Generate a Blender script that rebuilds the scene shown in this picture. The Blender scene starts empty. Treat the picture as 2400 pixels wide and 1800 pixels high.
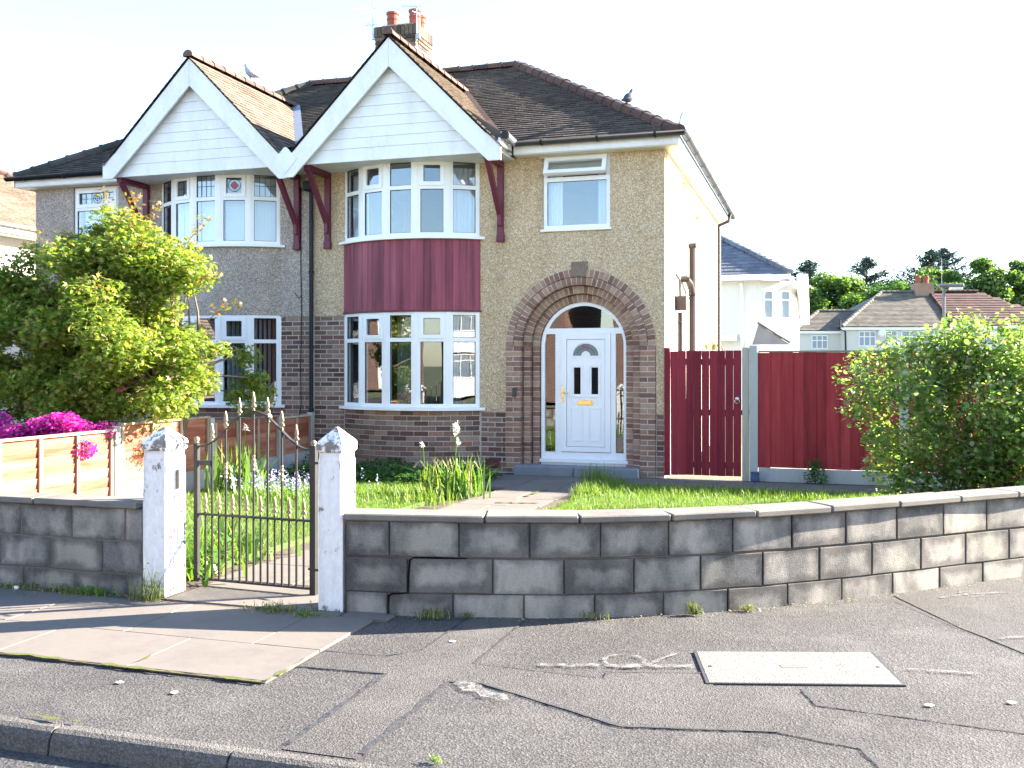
import bpy, math, random
import numpy as np
from mathutils import Vector, Matrix

R = math.radians
random.seed(7)
rng = np.random.default_rng(7)
SC = bpy.context.scene
COL = SC.collection

# ------------------------------------------------------------------ camera, sky, sun, exposure
cam = bpy.data.cameras.new('camera')
cam.sensor_width = 36.0
cam.lens = 34.6
cam.shift_y = -0.01875
cam.clip_start = 0.1
cam.clip_end = 2000
cam_o = bpy.data.objects.new('camera', cam)
cam_o.location = (2.11, -14.16, 1.64)
cam_o.rotation_euler = (R(90), 0, R(17.3))
COL.objects.link(cam_o)
SC.camera = cam_o

SUN_AZ, SUN_EL = 58.0, 25.0          # degrees from +Y towards +X, degrees above the horizon
world = bpy.data.worlds.new('World')
SC.world = world
world.use_nodes = True
wn = world.node_tree
sky = wn.nodes.new('ShaderNodeTexSky')
sky.sky_type = 'NISHITA'
sky.sun_disc = False
sky.sun_elevation = R(SUN_EL)
sky.sun_rotation = R(SUN_AZ)
sky.air_density = 1.0
sky.dust_density = 0.5
sky.ozone_density = 2.2
bg = wn.nodes['Background']
bg.inputs['Strength'].default_value = 0.08
wn.links.new(sky.outputs[0], bg.inputs['Color'])

sun = bpy.data.lights.new('sun', 'SUN')
sun.energy = 5.0
sun.angle = R(0.53)
sun.color = (1.0, 0.9, 0.77)
sun_o = bpy.data.objects.new('sun', sun)
sv = Vector((math.sin(R(SUN_AZ)) * math.cos(R(SUN_EL)), math.cos(R(SUN_AZ)) * math.cos(R(SUN_EL)), math.sin(R(SUN_EL))))
sun_o.rotation_euler = sv.to_track_quat('Z', 'Y').to_euler()
sun_o.location = sv * 60
COL.objects.link(sun_o)

vs = SC.view_settings
vs.view_transform = 'Standard'
vs.look = 'None'
vs.gamma = 1.0
vs.exposure = 3.1
SC.cycles.use_denoising = True
SC.cycles.max_bounces = 8
SC.cycles.transparent_max_bounces = 16

# ------------------------------------------------------------------ helpers
def tag(o, label=None, cat=None, group=None, kind=None):
    if label: o['label'] = label
    if cat: o['category'] = cat
    if group: o['group'] = group
    if kind: o['kind'] = kind
    return o

def put_parent(o, parent):
    if parent is not None:
        o.parent = parent
        o.matrix_parent_inverse = Matrix.Translation(-Vector(parent.location))

def empty(name, loc, label=None, cat=None, group=None):
    o = bpy.data.objects.new(name, None)
    o.empty_display_size = 0.2
    o.location = loc
    COL.objects.link(o)
    return tag(o, label, cat, group)

class MB:
    def __init__(s):
        s.v = []; s.f = []; s.g = []
    def add(s, vs_, fs):
        b = len(s.v)
        s.g.append((b, len(s.f)))
        s.v.extend([tuple(p) for p in vs_])
        s.f.extend([tuple(i + b for i in q) for q in fs])
        return s
    def box(s, x0, x1, y0, y1, z0, z1):
        return s.add([(x0,y0,z0),(x1,y0,z0),(x1,y1,z0),(x0,y1,z0),(x0,y0,z1),(x1,y0,z1),(x1,y1,z1),(x0,y1,z1)],
                     [(0,3,2,1),(4,5,6,7),(0,1,5,4),(1,2,6,5),(2,3,7,6),(3,0,4,7)])
    def lbox(s, fr, u0, u1, w0, w1, z0, z1):
        # box in a local frame: fr = (origin, tangent, outward normal); w is the distance along the normal
        P, t, n = fr
        o = []
        for z in (z0, z1):
            for (u, w) in ((u0, w0), (u1, w0), (u1, w1), (u0, w1)):
                q = P + t * u + n * w
                o.append((q.x, q.y, P.z + z))
        return s.add(o, [(0,3,2,1),(4,5,6,7),(0,1,5,4),(1,2,6,5),(2,3,7,6),(3,0,4,7)])
    def cbox(s, c, d, ch=0.004, m=None):
        hx, hy, hz = d[0]/2, d[1]/2, d[2]/2
        ch = min(ch, hx*.45, hy*.45, hz*.45)
        vs_ = []; idx = {}
        for sx in (-1, 1):
            for sy in (-1, 1):
                for sz in (-1, 1):
                    idx[(sx,sy,sz)] = len(vs_)
                    vs_ += [(sx*hx, sy*(hy-ch), sz*(hz-ch)), (sx*(hx-ch), sy*hy, sz*(hz-ch)), (sx*(hx-ch), sy*(hy-ch), sz*hz)]
        fs = []
        for sx in (-1, 1): fs.append([idx[(sx,a,b)] for a, b in ((-1,-1),(1,-1),(1,1),(-1,1))][::sx])
        for sy in (-1, 1): fs.append([idx[(a,sy,b)]+1 for a, b in ((-1,-1),(1,-1),(1,1),(-1,1))][::-sy])
        for sz in (-1, 1): fs.append([idx[(a,b,sz)]+2 for a, b in ((-1,-1),(1,-1),(1,1),(-1,1))][::sz])
        for sx in (-1, 1):
            for sy in (-1, 1):
                a, b = idx[(sx,sy,-1)], idx[(sx,sy,1)]
                fs.append([a, a+1, b+1, b][::-sx*sy])
            for sz in (-1, 1):
                a, b = idx[(sx,-1,sz)], idx[(sx,1,sz)]
                fs.append([a, b, b+2, a+2][::-sx*sz] if False else [a, a+2, b+2, b][::sx*sz])
        for sy in (-1, 1):
            for sz in (-1, 1):
                a, b = idx[(-1,sy,sz)], idx[(1,sy,sz)]
                fs.append([a+1, b+1, b+2, a+2][::-sy*sz])
        for k, i in idx.items():
            fs.append([i, i+1, i+2][::k[0]*k[1]*k[2]])
        if m is None: m = Matrix.Translation(c)
        return s.add([m @ Vector(p) for p in vs_], fs)
    def prism(s, pts, lo, hi, axis='y'):
        n = len(pts)
        def P(a, b, h):
            return {'y': (a, h, b), 'x': (h, a, b), 'z': (a, b, h)}[axis]
        vs_ = [P(a, b, lo) for a, b in pts] + [P(a, b, hi) for a, b in pts]
        fs = [tuple(range(n-1, -1, -1)), tuple(range(n, 2*n))]
        fs += [(i, (i+1) % n, (i+1) % n + n, i+n) for i in range(n)]
        return s.add(vs_, fs)
    def tube(s, pts, r, n=8):
        pts = [Vector(p) for p in pts]
        rr = r if isinstance(r, (list, tuple)) else [r]*len(pts)
        vs_ = []
        ref = None
        for i, p in enumerate(pts):
            d = (pts[min(i+1, len(pts)-1)] - pts[max(i-1, 0)]).normalized()
            if ref is None:
                ref = d.orthogonal().normalized()
            a = (ref - d * ref.dot(d))
            a = a.normalized() if a.length > 1e-6 else d.orthogonal().normalized()
            ref = a
            b = d.cross(a)
            for k in range(n):
                t = 2*math.pi*k/n
                vs_.append(p + (a*math.cos(t) + b*math.sin(t))*rr[i])
        fs = []
        for i in range(len(pts)-1):
            for k in range(n):
                fs.append((i*n+k, i*n+(k+1) % n, (i+1)*n+(k+1) % n, (i+1)*n+k))
        fs.append(tuple(range(n-1, -1, -1)))
        fs.append(tuple(range((len(pts)-1)*n, len(pts)*n)))
        return s.add(vs_, fs)
    def lathe(s, prof, c, n=12):
        vs_ = []
        for r, z in prof:
            for k in range(n):
                t = 2*math.pi*k/n
                vs_.append((c[0]+r*math.cos(t), c[1]+r*math.sin(t), c[2]+z))
        fs = []
        for i in range(len(prof)-1):
            for k in range(n):
                fs.append((i*n+k, i*n+(k+1) % n, (i+1)*n+(k+1) % n, (i+1)*n+k))
        fs.append(tuple(range(n-1, -1, -1)))
        fs.append(tuple(range((len(prof)-1)*n, len(prof)*n)))
        return s.add(vs_, fs)
    def ribbon(s, pts, w, z, wob=0.0):
        # a flat strip along a polyline lying at height z
        P = []
        for (a, b) in zip(pts[:-1], pts[1:]):
            a, b = Vector(a), Vector(b)
            k = max(1, int((b-a).length/0.06))
            P += [a.lerp(b, i/k) for i in range(k)]
        P.append(Vector(pts[-1]))
        vs_ = []
        for i, p in enumerate(P):
            d = (P[min(i+1, len(P)-1)] - P[max(i-1, 0)]).normalized()
            nn = Vector((-d.y, d.x))
            h1 = w/2 + random.uniform(-wob, wob); h2 = w/2 + random.uniform(-wob, wob)
            a = p + nn*h1; b = p - nn*h2
            vs_ += [(a.x, a.y, z), (b.x, b.y, z)]
        return s.add(vs_, [(2*i, 2*i+1, 2*i+3, 2*i+2) for i in range(len(P)-1)])
    def sheet(s, pts, z):
        return s.add([(a, b, z) for a, b in pts], [tuple(range(len(pts)))])
    def each(s, name, mat, parent=None):
        # every shape added so far becomes an object of its own
        gs_ = s.g+[(len(s.v), len(s.f))]
        out = []
        for (v0, f0), (v1, f1) in zip(gs_[:-1], gs_[1:]):
            m = MB(); m.add(s.v[v0:v1], [tuple(i-v0 for i in q) for q in s.f[f0:f1]])
            out.append(m.build(name, mat, parent))
        return out
    def build(s, name, mat, parent=None, smooth=False, recenter=True):
        me = bpy.data.meshes.new(name)
        V = np.array(s.v, dtype=float)
        c = (V.min(0)+V.max(0))/2 if recenter else np.zeros(3)
        me.from_pydata((V-c).tolist(), [], s.f)
        me.update()
        if smooth:
            me.polygons.foreach_set('use_smooth', [True]*len(me.polygons))
        if mat is not None: me.materials.append(mat)
        o = bpy.data.objects.new(name, me)
        o.location = c
        COL.objects.link(o)
        put_parent(o, parent)
        return o

_cb = {}
def piece(name, dims, matrix, mat, parent, ch=0.004):
    """one brick / block / board: shares mesh data with all pieces of the same size and material"""
    key = (tuple(round(x, 3) for x in dims), mat.name, ch)
    me = _cb.get(key)
    if me is None:
        mb = MB(); mb.cbox((0,0,0), dims, ch)
        me = bpy.data.meshes.new(name)
        me.from_pydata(mb.v, [], mb.f); me.update(); me.materials.append(mat)
        _cb[key] = me
    o = bpy.data.objects.new(name, me)
    COL.objects.link(o)
    put_parent(o, parent)
    loc, rot, sca = matrix.decompose()
    o.location = loc; o.rotation_mode = 'QUATERNION'; o.rotation_quaternion = rot; o.scale = sca
    return o

def T(x, y, z): return Matrix.Translation((x, y, z))
def RZ(a): return Matrix.Rotation(a, 4, 'Z')
def RY(a): return Matrix.Rotation(a, 4, 'Y')
def RX(a): return Matrix.Rotation(a, 4, 'X')

# ------------------------------------------------------------------ materials
class N:
    def __init__(s, name):
        s.m = bpy.data.materials.new(name); s.m.use_nodes = True
        s.t = s.m.node_tree; s.t.nodes.clear()
        s.out = s.t.nodes.new('ShaderNodeOutputMaterial')
        s._pos = None
    def nd(s, typ, attrs=None, **ins):
        n = s.t.nodes.new('ShaderNode'+typ)
        for k, v in (attrs or {}).items(): setattr(n, k, v)
        for k, v in ins.items():
            key = int(k[1:]) if k[0] == '_' else k.replace('_', ' ')
            s.set(n.inputs[key], v)
        return n
    def set(s, sock, v):
        if isinstance(v, bpy.types.NodeSocket): s.t.links.new(v, sock)
        elif isinstance(v, (tuple, list)):
            sock.default_value = tuple(v)+((1.0,) if len(v) == 3 and len(sock.default_value) == 4 else ())
        else: sock.default_value = v
    def pos(s, sx=1, sy=1, sz=1):
        if s._pos is None: s._pos = s.nd('NewGeometry').outputs['Position']
        if (sx, sy, sz) == (1,1,1): return s._pos
        return s.nd('Mapping', _0=s._pos, _3=(sx, sy, sz)).outputs[0]
    def noise(s, scale, detail=3, rough=.55, vec=None):
        n = s.nd('TexNoise', Vector=vec or s.pos(), Scale=scale, Detail=detail, Roughness=rough)
        return n.outputs[0]
    def voro(s, scale, vec=None, feature='F1'):
        return s.nd('TexVoronoi', {'feature': feature}, Vector=vec or s.pos(), Scale=scale)
    def ramp(s, fac, stops, interp='LINEAR'):
        n = s.nd('ValToRGB', _0=fac)
        cr = n.color_ramp; cr.interpolation = interp
        while len(cr.elements) < len(stops): cr.elements.new(.5)
        for e, (p, c) in zip(cr.elements, stops):
            e.position = p; e.color = tuple(c)+(1,) if len(c) == 3 else c
        return n.outputs[0]
    def mix(s, f, a, b, mode='MIX'):
        n = s.nd('Mix', {'data_type': 'RGBA', 'blend_type': mode})
        s.set(n.inputs[0], f); s.set(n.inputs[6], a); s.set(n.inputs[7], b)
        return n.outputs[2]
    def math(s, op, a, b=0.0):
        return s.nd('Math', {'operation': op}, _0=a, _1=b).outputs[0]
    def rnd(s):
        a = s.nd('ObjectInfo').outputs['Random']
        b = s.nd('NewGeometry').outputs['Random Per Island']
        return s.math('FRACT', s.math('ADD', a, b))
    def bump(s, h, st=.3, dist=.01):
        return s.nd('Bump', Strength=st, Distance=dist, Height=h).outputs[0]
    def pbr(s, col, rough=.7, nrm=None, spec=.35, metal=0.0, **kw):
        n = s.nd('BsdfPrincipled')
        s.set(n.inputs['Base Color'], col); s.set(n.inputs['Roughness'], rough)
        s.set(n.inputs['Specular IOR Level'], spec); s.set(n.inputs['Metallic'], metal)
        if nrm is not None: s.set(n.inputs['Normal'], nrm)
        for k, v in kw.items(): s.set(n.inputs[k.replace('_', ' ')], v)
        s.t.links.new(n.outputs[0], s.out.inputs[0])
        return s.m

def plain(name, c, rough=.5, metal=0.0, spec=.4, var=.12, sc=6):
    k = N(name)
    n = k.noise(sc, 4)
    col = k.mix(k.math('MULTIPLY', n, 1.0), tuple(x*(1-var) for x in c), tuple(min(1, x*(1+var)) for x in c))
    return k.pbr(col, rough, None, spec, metal)

def pebble(name, stops, big):
    k = N(name)
    v = k.voro(80)
    g = k.nd('SeparateColor', _0=v.outputs['Color']).outputs[0]
    col = k.ramp(g, stops)
    fine = k.noise(240, 2)
    col = k.mix(.35, col, k.ramp(fine, [(.35, (.15,.11,.07)), (.65, (.84,.7,.53))]))
    col = k.mix(k.ramp(k.noise(.8, 4), [(.35, (0,0,0)), (.7, (1,1,1))]), col, k.mix(1.0, col, big, 'MULTIPLY'))
    st = k.noise(1.0, 4, .6, k.pos(3.0, 3.0, .35))
    col = k.mix(k.ramp(st, [(.5, (0,0,0)), (.8, (.45,.45,.45))]), col, k.mix(1.0, col, (.62,.58,.52), 'MULTIPLY'))
    return k.pbr(col, .9, k.bump(k.math('ADD', v.outputs['Distance'], k.math('MULTIPLY', fine, .4)), .6, .012), .2)

def brickmat(name, stops, dirt=(.6,.56,.52)):
    k = N(name)
    col = k.ramp(k.rnd(), stops)
    n = k.noise(28, 5, .65)
    col = k.mix(k.ramp(n, [(.35,(0,0,0)), (.75,(.6,.6,.6))]), col, k.mix(1.0, col, (.55,.5,.48), 'MULTIPLY'))
    col = k.mix(k.ramp(k.noise(1.1, 4), [(.45,(0,0,0)), (.75,(.5,.5,.5))]), col, k.mix(1.0, col, dirt, 'MULTIPLY'))
    return k.pbr(col, .88, k.bump(k.noise(160, 4, .7), .5, .006), .25)

def painted(name, c, c2, rough=.45, grime=.5, sz=.25, bumpy=0.0, sc=5):
    k = N(name)
    a = k.noise(sc, 5, .62, k.pos(1, 1, sz))
    b = k.noise(sc*7, 4, .6)
    f = k.ramp(k.math('ADD', k.math('MULTIPLY', a, .75), k.math('MULTIPLY', b, .3)), [(.5,(0,0,0)), (.78,(grime,grime,grime))])
    return k.pbr(k.mix(f, c, c2), rough, k.bump(b, bumpy, .004) if bumpy else None, .4)

def leafmat(name, stops, trans=.42, tint=(1.5,1.5,.5), rough=.45):
    k = N(name)
    col = k.ramp(k.rnd(), stops)
    p = k.nd('BsdfPrincipled')
    k.set(p.inputs['Base Color'], col); p.inputs['Roughness'].default_value = rough
    p.inputs['Specular IOR Level'].default_value = .35
    t = k.nd('BsdfTranslucent', Color=k.mix(1.0, col, tint, 'MULTIPLY'))
    ms = k.nd('MixShader', _0=trans, _1=p.outputs[0], _2=t.outputs[0])
    k.t.links.new(ms.outputs[0], k.out.inputs[0])
    return k.m

def glassmat(name, refl=.075, tint=(.86,.9,.92), rough=0.0):
    k = N(name)
    ge = k.nd('NewGeometry')
    cs_ = k.math('ABSOLUTE', k.nd('VectorMath', {'operation': 'DOT_PRODUCT'}, _0=ge.outputs['Incoming'], _1=ge.outputs['Normal']).outputs['Value'])
    fr = k.math('ADD', .04, k.math('MULTIPLY', .9, k.math('POWER', k.math('SUBTRACT', 1.0, cs_), 5.0)))
    wob = k.bump(k.noise(1.6, 1), .05, .02)
    g = k.nd('BsdfGlossy', Color=(.97,.98,1), Roughness=rough, Normal=wob)
    t = k.nd('BsdfTransparent', Color=tint)
    f = k.math('MINIMUM', k.math('ADD', k.math('MULTIPLY', fr, 1.0), refl), 1.0)
    ms = k.nd('MixShader', _0=f, _1=t.outputs[0], _2=g.outputs[0])
    k.t.links.new(ms.outputs[0], k.out.inputs[0])
    return k.m

MT = {}
MT['render_tan'] = pebble('pebble_dash_tan', [(0,(.22,.14,.07)), (.22,(.43,.29,.145)), (.58,(.58,.41,.225)), (.85,(.76,.62,.43)), (1,(.88,.81,.68))], (.94,.9,.83))
MT['render_grey'] = pebble('pebble_dash_grey', [(0,(.13,.1,.09)), (.35,(.32,.265,.24)), (.65,(.45,.385,.35)), (.88,(.66,.59,.54)), (1,(.8,.75,.7))], (.8,.78,.78))
MT['side_render'] = painted('cream_side_render', (.84,.79,.7), (.68,.6,.48), .9, .5, .5, .25, 1.5)
MT['brick'] = brickmat('plum_brown_brick', [(0,(.12,.068,.056)), (.25,(.19,.108,.084)), (.5,(.25,.155,.118)), (.75,(.3,.195,.148)), (.9,(.36,.255,.19)), (1,(.32,.14,.09))])
MT['arch_brick'] = brickmat('russet_arch_brick', [(0,(.2,.105,.076)), (.35,(.3,.17,.12)), (.7,(.37,.225,.155)), (1,(.44,.3,.21))])
MT['mortar'] = plain('mortar', (.46,.41,.36), .95, 0, .1, .25, 20)
MT['chim_brick'] = brickmat('sooty_brick', [(0,(.045,.038,.034)), (.4,(.1,.075,.058)), (.75,(.16,.125,.09)), (1,(.22,.18,.13))])
MT['upvc'] = painted('white_upvc', (.84,.835,.83), (.7,.69,.66), .35, .35, .4)
MT['barge'] = painted('white_barge_board', (.76,.755,.75), (.46,.45,.4), .45, .55, .35, .0, 3)
MT['soffit'] = painted('cream_soffit', (.72,.68,.58), (.6,.54,.44), .6, .4)
MT['maroon'] = painted('maroon_timber', (.13,.022,.044), (.08,.014,.028), .5, .6, .15, .2, 4)
k = N('maroon_boards')
v1 = k.noise(9, 5, .65, k.pos(1, 1, .06)); r1 = k.rnd()
cc = k.ramp(k.math('ADD', k.math('MULTIPLY', v1, .85), k.math('MULTIPLY', r1, .16)), [(.3,(.11,.022,.038)), (.52,(.25,.055,.08)), (.75,(.35,.1,.125))])
MT['maroon_board'] = k.pbr(cc, .55, k.bump(k.noise(60, 4, .6, k.pos(1, 1, .03)), .35, .004), .3)
def woodmat(name, a, b, c, rough=.75, along=(1, 1, .08)):
    k = N(name)
    g = k.noise(14, 6, .65, k.pos(*along))
    col = k.ramp(k.math('ADD', k.math('MULTIPLY', g, .7), k.math('MULTIPLY', k.rnd(), .32)), [(.32, a), (.52, b), (.74, c)])
    return k.pbr(col, rough, k.bump(g, .4, .005), .25)
MT['red_fence'] = woodmat('red_stained_boards', (.16,.014,.016), (.28,.026,.03), (.37,.048,.048))
MT['red_gate'] = woodmat('dark_red_gate_wood', (.13,.011,.02), (.21,.018,.03), (.27,.028,.042))
MT['lap'] = woodmat('weathered_red_lap_boards', (.24,.06,.035), (.38,.14,.085), (.5,.27,.19), .8, (1, .08, 1))
MT['lap_trim'] = woodmat('weathered_fence_trim', (.22,.13,.09), (.4,.28,.2), (.52,.42,.33), .85)
MT['grey_wood'] = woodmat('grey_timber_post', (.2,.18,.14), (.32,.29,.23), (.42,.38,.31), .85)
MT['concrete'] = painted('grey_concrete', (.4,.39,.37), (.2,.19,.18), .9, .8, .3, .5, 4)
MT['paver'] = painted('paving_concrete', (.125,.109,.096), (.08,.071,.064), .92, .7, 1, .5, 2.2)
MT['path'] = painted('path_concrete', (.13,.114,.1), (.075,.066,.058), .92, .7, 1, .6, 3)
MT['step'] = painted('stone_step', (.2,.21,.22), (.11,.115,.12), .85, .7, 1, .4, 5)

k = N('concrete_block')
a = k.noise(2.6, 5, .62); b = k.noise(3.4, 4, .55, k.pos(1, 1, .45)); r = k.rnd(); f = k.noise(130, 3, .7)
base = k.ramp(k.math('ADD', k.math('MULTIPLY', a, .8), k.math('MULTIPLY', r, .2)), [(.28,(.17,.16,.148)), (.5,(.3,.275,.245)), (.72,(.42,.385,.33))])
base = k.mix(k.ramp(k.noise(1.7, 3), [(.5,(0,0,0)), (.72,(.5,.5,.5))]), base, (.25,.24,.15))
base = k.mix(k.ramp(b, [(.46,(0,0,0)), (.62,(.85,.85,.85))]), base, (.075,.073,.075))
base = k.mix(.3, base, k.ramp(f, [(.3,(.06,.06,.055)), (.7,(.42,.4,.36))]))
base = k.mix(k.ramp(k.noise(55, 2), [(.72,(0,0,0)), (.78,(.55,.55,.55))]), base, (.45,.44,.4))
gg = k.nd('SeparateXYZ', _0=k.nd('TexCoord').outputs['Generated'])
def edge_(o_): return k.math('MINIMUM', o_, k.math('SUBTRACT', 1.0, o_))
ex_, ez_ = k.math('MULTIPLY', edge_(gg.outputs[0]), .45), k.math('MULTIPLY', edge_(gg.outputs[2]), .24)
ed_ = k.math('MINIMUM', ex_, ez_)
ed_ = k.math('ADD', ed_, k.math('MULTIPLY', k.math('SUBTRACT', k.noise(7, 4, .6), .5), .16))
ed_ = k.math('ADD', ed_, k.math('MULTIPLY', k.math('SUBTRACT', r, .5), .06))
base = k.mix(k.ramp(ed_, [(.015,(.75,.75,.75)), (.065,(0,0,0))]), base, k.mix(1.0, base, (.36,.35,.37), 'MULTIPLY'))
MT['block'] = k.pbr(base, .95, k.bump(k.math('ADD', f, k.math('MULTIPLY', a, 2)), .8, .008), .15)
k = N('coping_concrete')
a = k.noise(3, 5, .6); f = k.noise(150, 3, .7)
base = k.mix(.3, k.ramp(a, [(.3,(.11,.1,.09)), (.6,(.19,.175,.155))]), k.ramp(f, [(.3,(.06,.058,.052)), (.7,(.26,.24,.21))]))
MT['coping'] = k.pbr(base, .95, k.bump(f, .7, .006), .15)
MT['block_mortar'] = plain('dark_block_mortar', (.14,.125,.112), .95, 0, .1, .4, 15)

k = N('peeling_white_paint')
a = k.noise(6, 6, .7); b = k.noise(26, 5, .7, k.pos(1, 1, .6))
f = k.ramp(k.math('ADD', k.math('MULTIPLY', a, .62), k.math('MULTIPLY', b, .42)), [(.595,(0,0,0)), (.625,(1,1,1))])
col = k.mix(f, k.ramp(b, [(.3,(.8,.78,.76)), (.8,(.6,.58,.56))]), k.ramp(k.noise(50, 3), [(.3,(.12,.11,.1)), (.7,(.34,.31,.28))]))
MT['post_paint'] = k.pbr(col, .75, k.bump(k.math('MULTIPLY', f, -1.0), .6, .006), .3)
k = N('bare_pier_top')
f = k.ramp(k.noise(16, 6, .7), [(.47,(0,0,0)), (.53,(1,1,1))])
MT['post_cap'] = k.pbr(k.mix(f, (.78,.76,.74), (.2,.17,.15)), .8, k.bump(f, -.6, .008), .3)

def asphalt(name, lo, mid, hi, sc=95):
    k = N(name)
    v = k.voro(sc); g = k.nd('SeparateColor', _0=v.outputs['Color']).outputs[0]
    f = k.noise(220, 3, .7)
    col = k.ramp(k.math('ADD', k.math('MULTIPLY', g, .6), k.math('MULTIPLY', f, .45)), [(.2, lo), (.55, mid), (.9, hi)])
    col = k.mix(k.ramp(k.noise(.9, 5, .6), [(.32,(0,0,0)), (.68,(.8,.8,.8))]), col, k.mix(1.0, col, (.6,.585,.6), 'MULTIPLY'))
    col = k.mix(k.ramp(k.noise(2.3, 4, .6), [(.52,(0,0,0)), (.75,(.5,.5,.5))]), col, (.12,.112,.104))
    pits = k.ramp(k.noise(22, 4, .7), [(.3,(1,1,1)), (.42,(0,0,0))])
    col = k.mix(k.mix(.5, pits, (0,0,0)), col, (.03,.03,.03))
    h = k.math('ADD', k.math('MULTIPLY', v.outputs['Distance'], 1.2), k.math('ADD', f, k.math('MULTIPLY', pits, -1.0)))
    return k.pbr(col, .88, k.bump(h, .5, .01), .3)
MT['asphalt'] = asphalt('pavement_asphalt', (.042,.04,.039), (.07,.066,.064), (.115,.11,.105))
MT['asphalt_patch'] = asphalt('asphalt_patch', (.048,.045,.043), (.078,.073,.069), (.12,.114,.108), 120)
MT['road'] = asphalt('road_asphalt', (.028,.028,.03), (.052,.051,.051), (.11,.107,.104), 80)
def worn(name, a, b, lo, hi, rough, sc):
    k = N(name)
    m = k.pbr(k.mix(k.noise(sc*2, 4), a, b), rough, k.bump(k.noise(150, 3), .4, .006), .25)
    bs = [n for n in k.t.nodes if n.type == 'BSDF_PRINCIPLED'][0]
    f = k.ramp(k.math('ADD', k.math('MULTIPLY', k.noise(sc, 5, .7), .6), k.math('MULTIPLY', k.noise(sc*6, 3, .7), .4)), [(lo,(0,0,0)), (hi,(1,1,1))])
    ms = k.nd('MixShader', _0=f, _1=k.nd('BsdfTransparent').outputs[0], _2=bs.outputs[0])
    k.t.links.new(ms.outputs[0], k.out.inputs[0])
    return m
MT['seal'] = worn('bitumen_seal', (.03,.03,.034), (.07,.07,.075), .36, .56, .8, 18)
MT['cover_frame'] = painted('iron_cover_frame', (.03,.03,.032), (.08,.06,.045), .7, .6, 1, .3, 14)
MT['paint_mark'] = worn('faded_white_paint', (.17,.165,.16), (.23,.225,.22), .44, .62, .9, 18)
MT['kerb'] = asphalt('kerb_concrete', (.07,.064,.058), (.115,.106,.097), (.18,.168,.152), 130)
MT['cover'] = asphalt('tray_cover_concrete', (.14,.13,.115), (.2,.186,.167), (.26,.24,.215), 140)

def tilemat(name, stops, lich=.5, lc=(.34,.3,.2)):
    k = N(name)
    col = k.ramp(k.rnd(), stops)
    col = k.mix(k.ramp(k.noise(34, 5, .7), [(.5,(0,0,0)), (.7,(lich,lich,lich))]), col, lc)
    col = k.mix(k.ramp(k.noise(1.0, 4), [(.4,(0,0,0)), (.7,(.6,.6,.6))]), col, k.mix(1.0, col, (.55,.5,.48), 'MULTIPLY'))
    return k.pbr(col, .85, k.bump(k.noise(120, 3), .3, .004), .3)
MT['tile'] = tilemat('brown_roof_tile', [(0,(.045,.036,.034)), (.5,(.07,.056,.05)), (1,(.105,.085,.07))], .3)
MT['tile_sunlit'] = tilemat('sunlit_brown_roof_tile', [(0,(.09,.065,.05)), (.5,(.13,.1,.075)), (1,(.17,.13,.1))], .4)  # grazing sun on the gable slopes is put into this paler tile colour
MT['tile_shaded'] = tilemat('shaded_roof_tile', [(0,(.03,.027,.028)), (.5,(.048,.042,.042)), (1,(.075,.065,.06))], .4, (.16,.17,.06))  # darker tile copy: the shade on the unlit slopes is in the colour
MT['ridge'] = tilemat('ridge_tile_brown', [(0,(.07,.042,.036)), (.5,(.1,.058,.046)), (1,(.13,.075,.058))], .35, (.2,.17,.14))
MT['porch_tile'] = tilemat('pale_porch_tile', [(0,(.34,.29,.25)), (1,(.42,.37,.32))], .2)
MT['slate_blue'] = tilemat('blue_grey_slate', [(0,(.11,.125,.16)), (1,(.16,.175,.21))], .1)
MT['tile_far'] = tilemat('weathered_grey_tile', [(0,(.1,.088,.075)), (1,(.17,.15,.125))], .4)
MT['tile_far_red'] = tilemat('dark_red_pantile', [(0,(.05,.023,.022)), (1,(.085,.036,.032))], .1)
MT['lead'] = plain('lead_flashing', (.2,.23,.28), .5, .3, .4, .2)
MT['black_plastic'] = plain('black_gutter_plastic', (.012,.013,.017), .5, 0, .3)
MT['brown_pipe'] = plain('brown_pipe', (.028,.02,.017), .5, 0, .3)
MT['pot'] = plain('red_clay_pot', (.3,.085,.06), .8, 0, .2, .25)
MT['chim_render'] = plain('grey_chimney_render', (.4,.36,.28), .9, 0, .2, .3, 5)
MT['glass'] = glassmat('window_glass', .065, (.86,.89,.91))
MT['glass_dark'] = glassmat('door_glass', .09, (.5,.52,.54))
MT['curtain'] = painted('net_curtain', (.78,.8,.83), (.62,.65,.7), .9, .6, .02, 0, 9)
MT['blind'] = plain('vertical_blind', (.84,.87,.9), .8, 0, .2, .06)
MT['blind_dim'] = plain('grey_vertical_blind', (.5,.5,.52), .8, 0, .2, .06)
MT['green_curtain'] = painted('green_patterned_curtain', (.16,.22,.19), (.3,.36,.31), .9, .8, .5, 0, 14)
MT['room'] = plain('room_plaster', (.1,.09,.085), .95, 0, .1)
MT['rubber'] = plain('black_gasket', (.02,.02,.022), .6)
MT['brass'] = plain('brass', (.75,.55,.2), .25, 1.0, .5)
MT['chrome'] = plain('bright_steel', (.7,.7,.72), .2, 1.0, .5)
MT['iron'] = painted('black_painted_iron', (.012,.012,.013), (.035,.026,.02), .55, .5, 1, 0, 12)
MT['gold'] = plain('faded_gold_paint', (.2,.16,.1), .5, .3, .5, .25, 30)
MT['terracotta'] = plain('terracotta_vent', (.14,.045,.035), .8, 0, .2)
MT['bell'] = plain('black_plastic_bell', (.025,.025,.03), .3)
MT['lead_line'] = plain('lead_came', (.06,.065,.075), .5, .5)
MT['red_glass'] = plain('red_stained_glass', (.35,.05,.06), .2)
MT['print'] = plain('number_print', (.22,.05,.07), .4)
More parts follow.
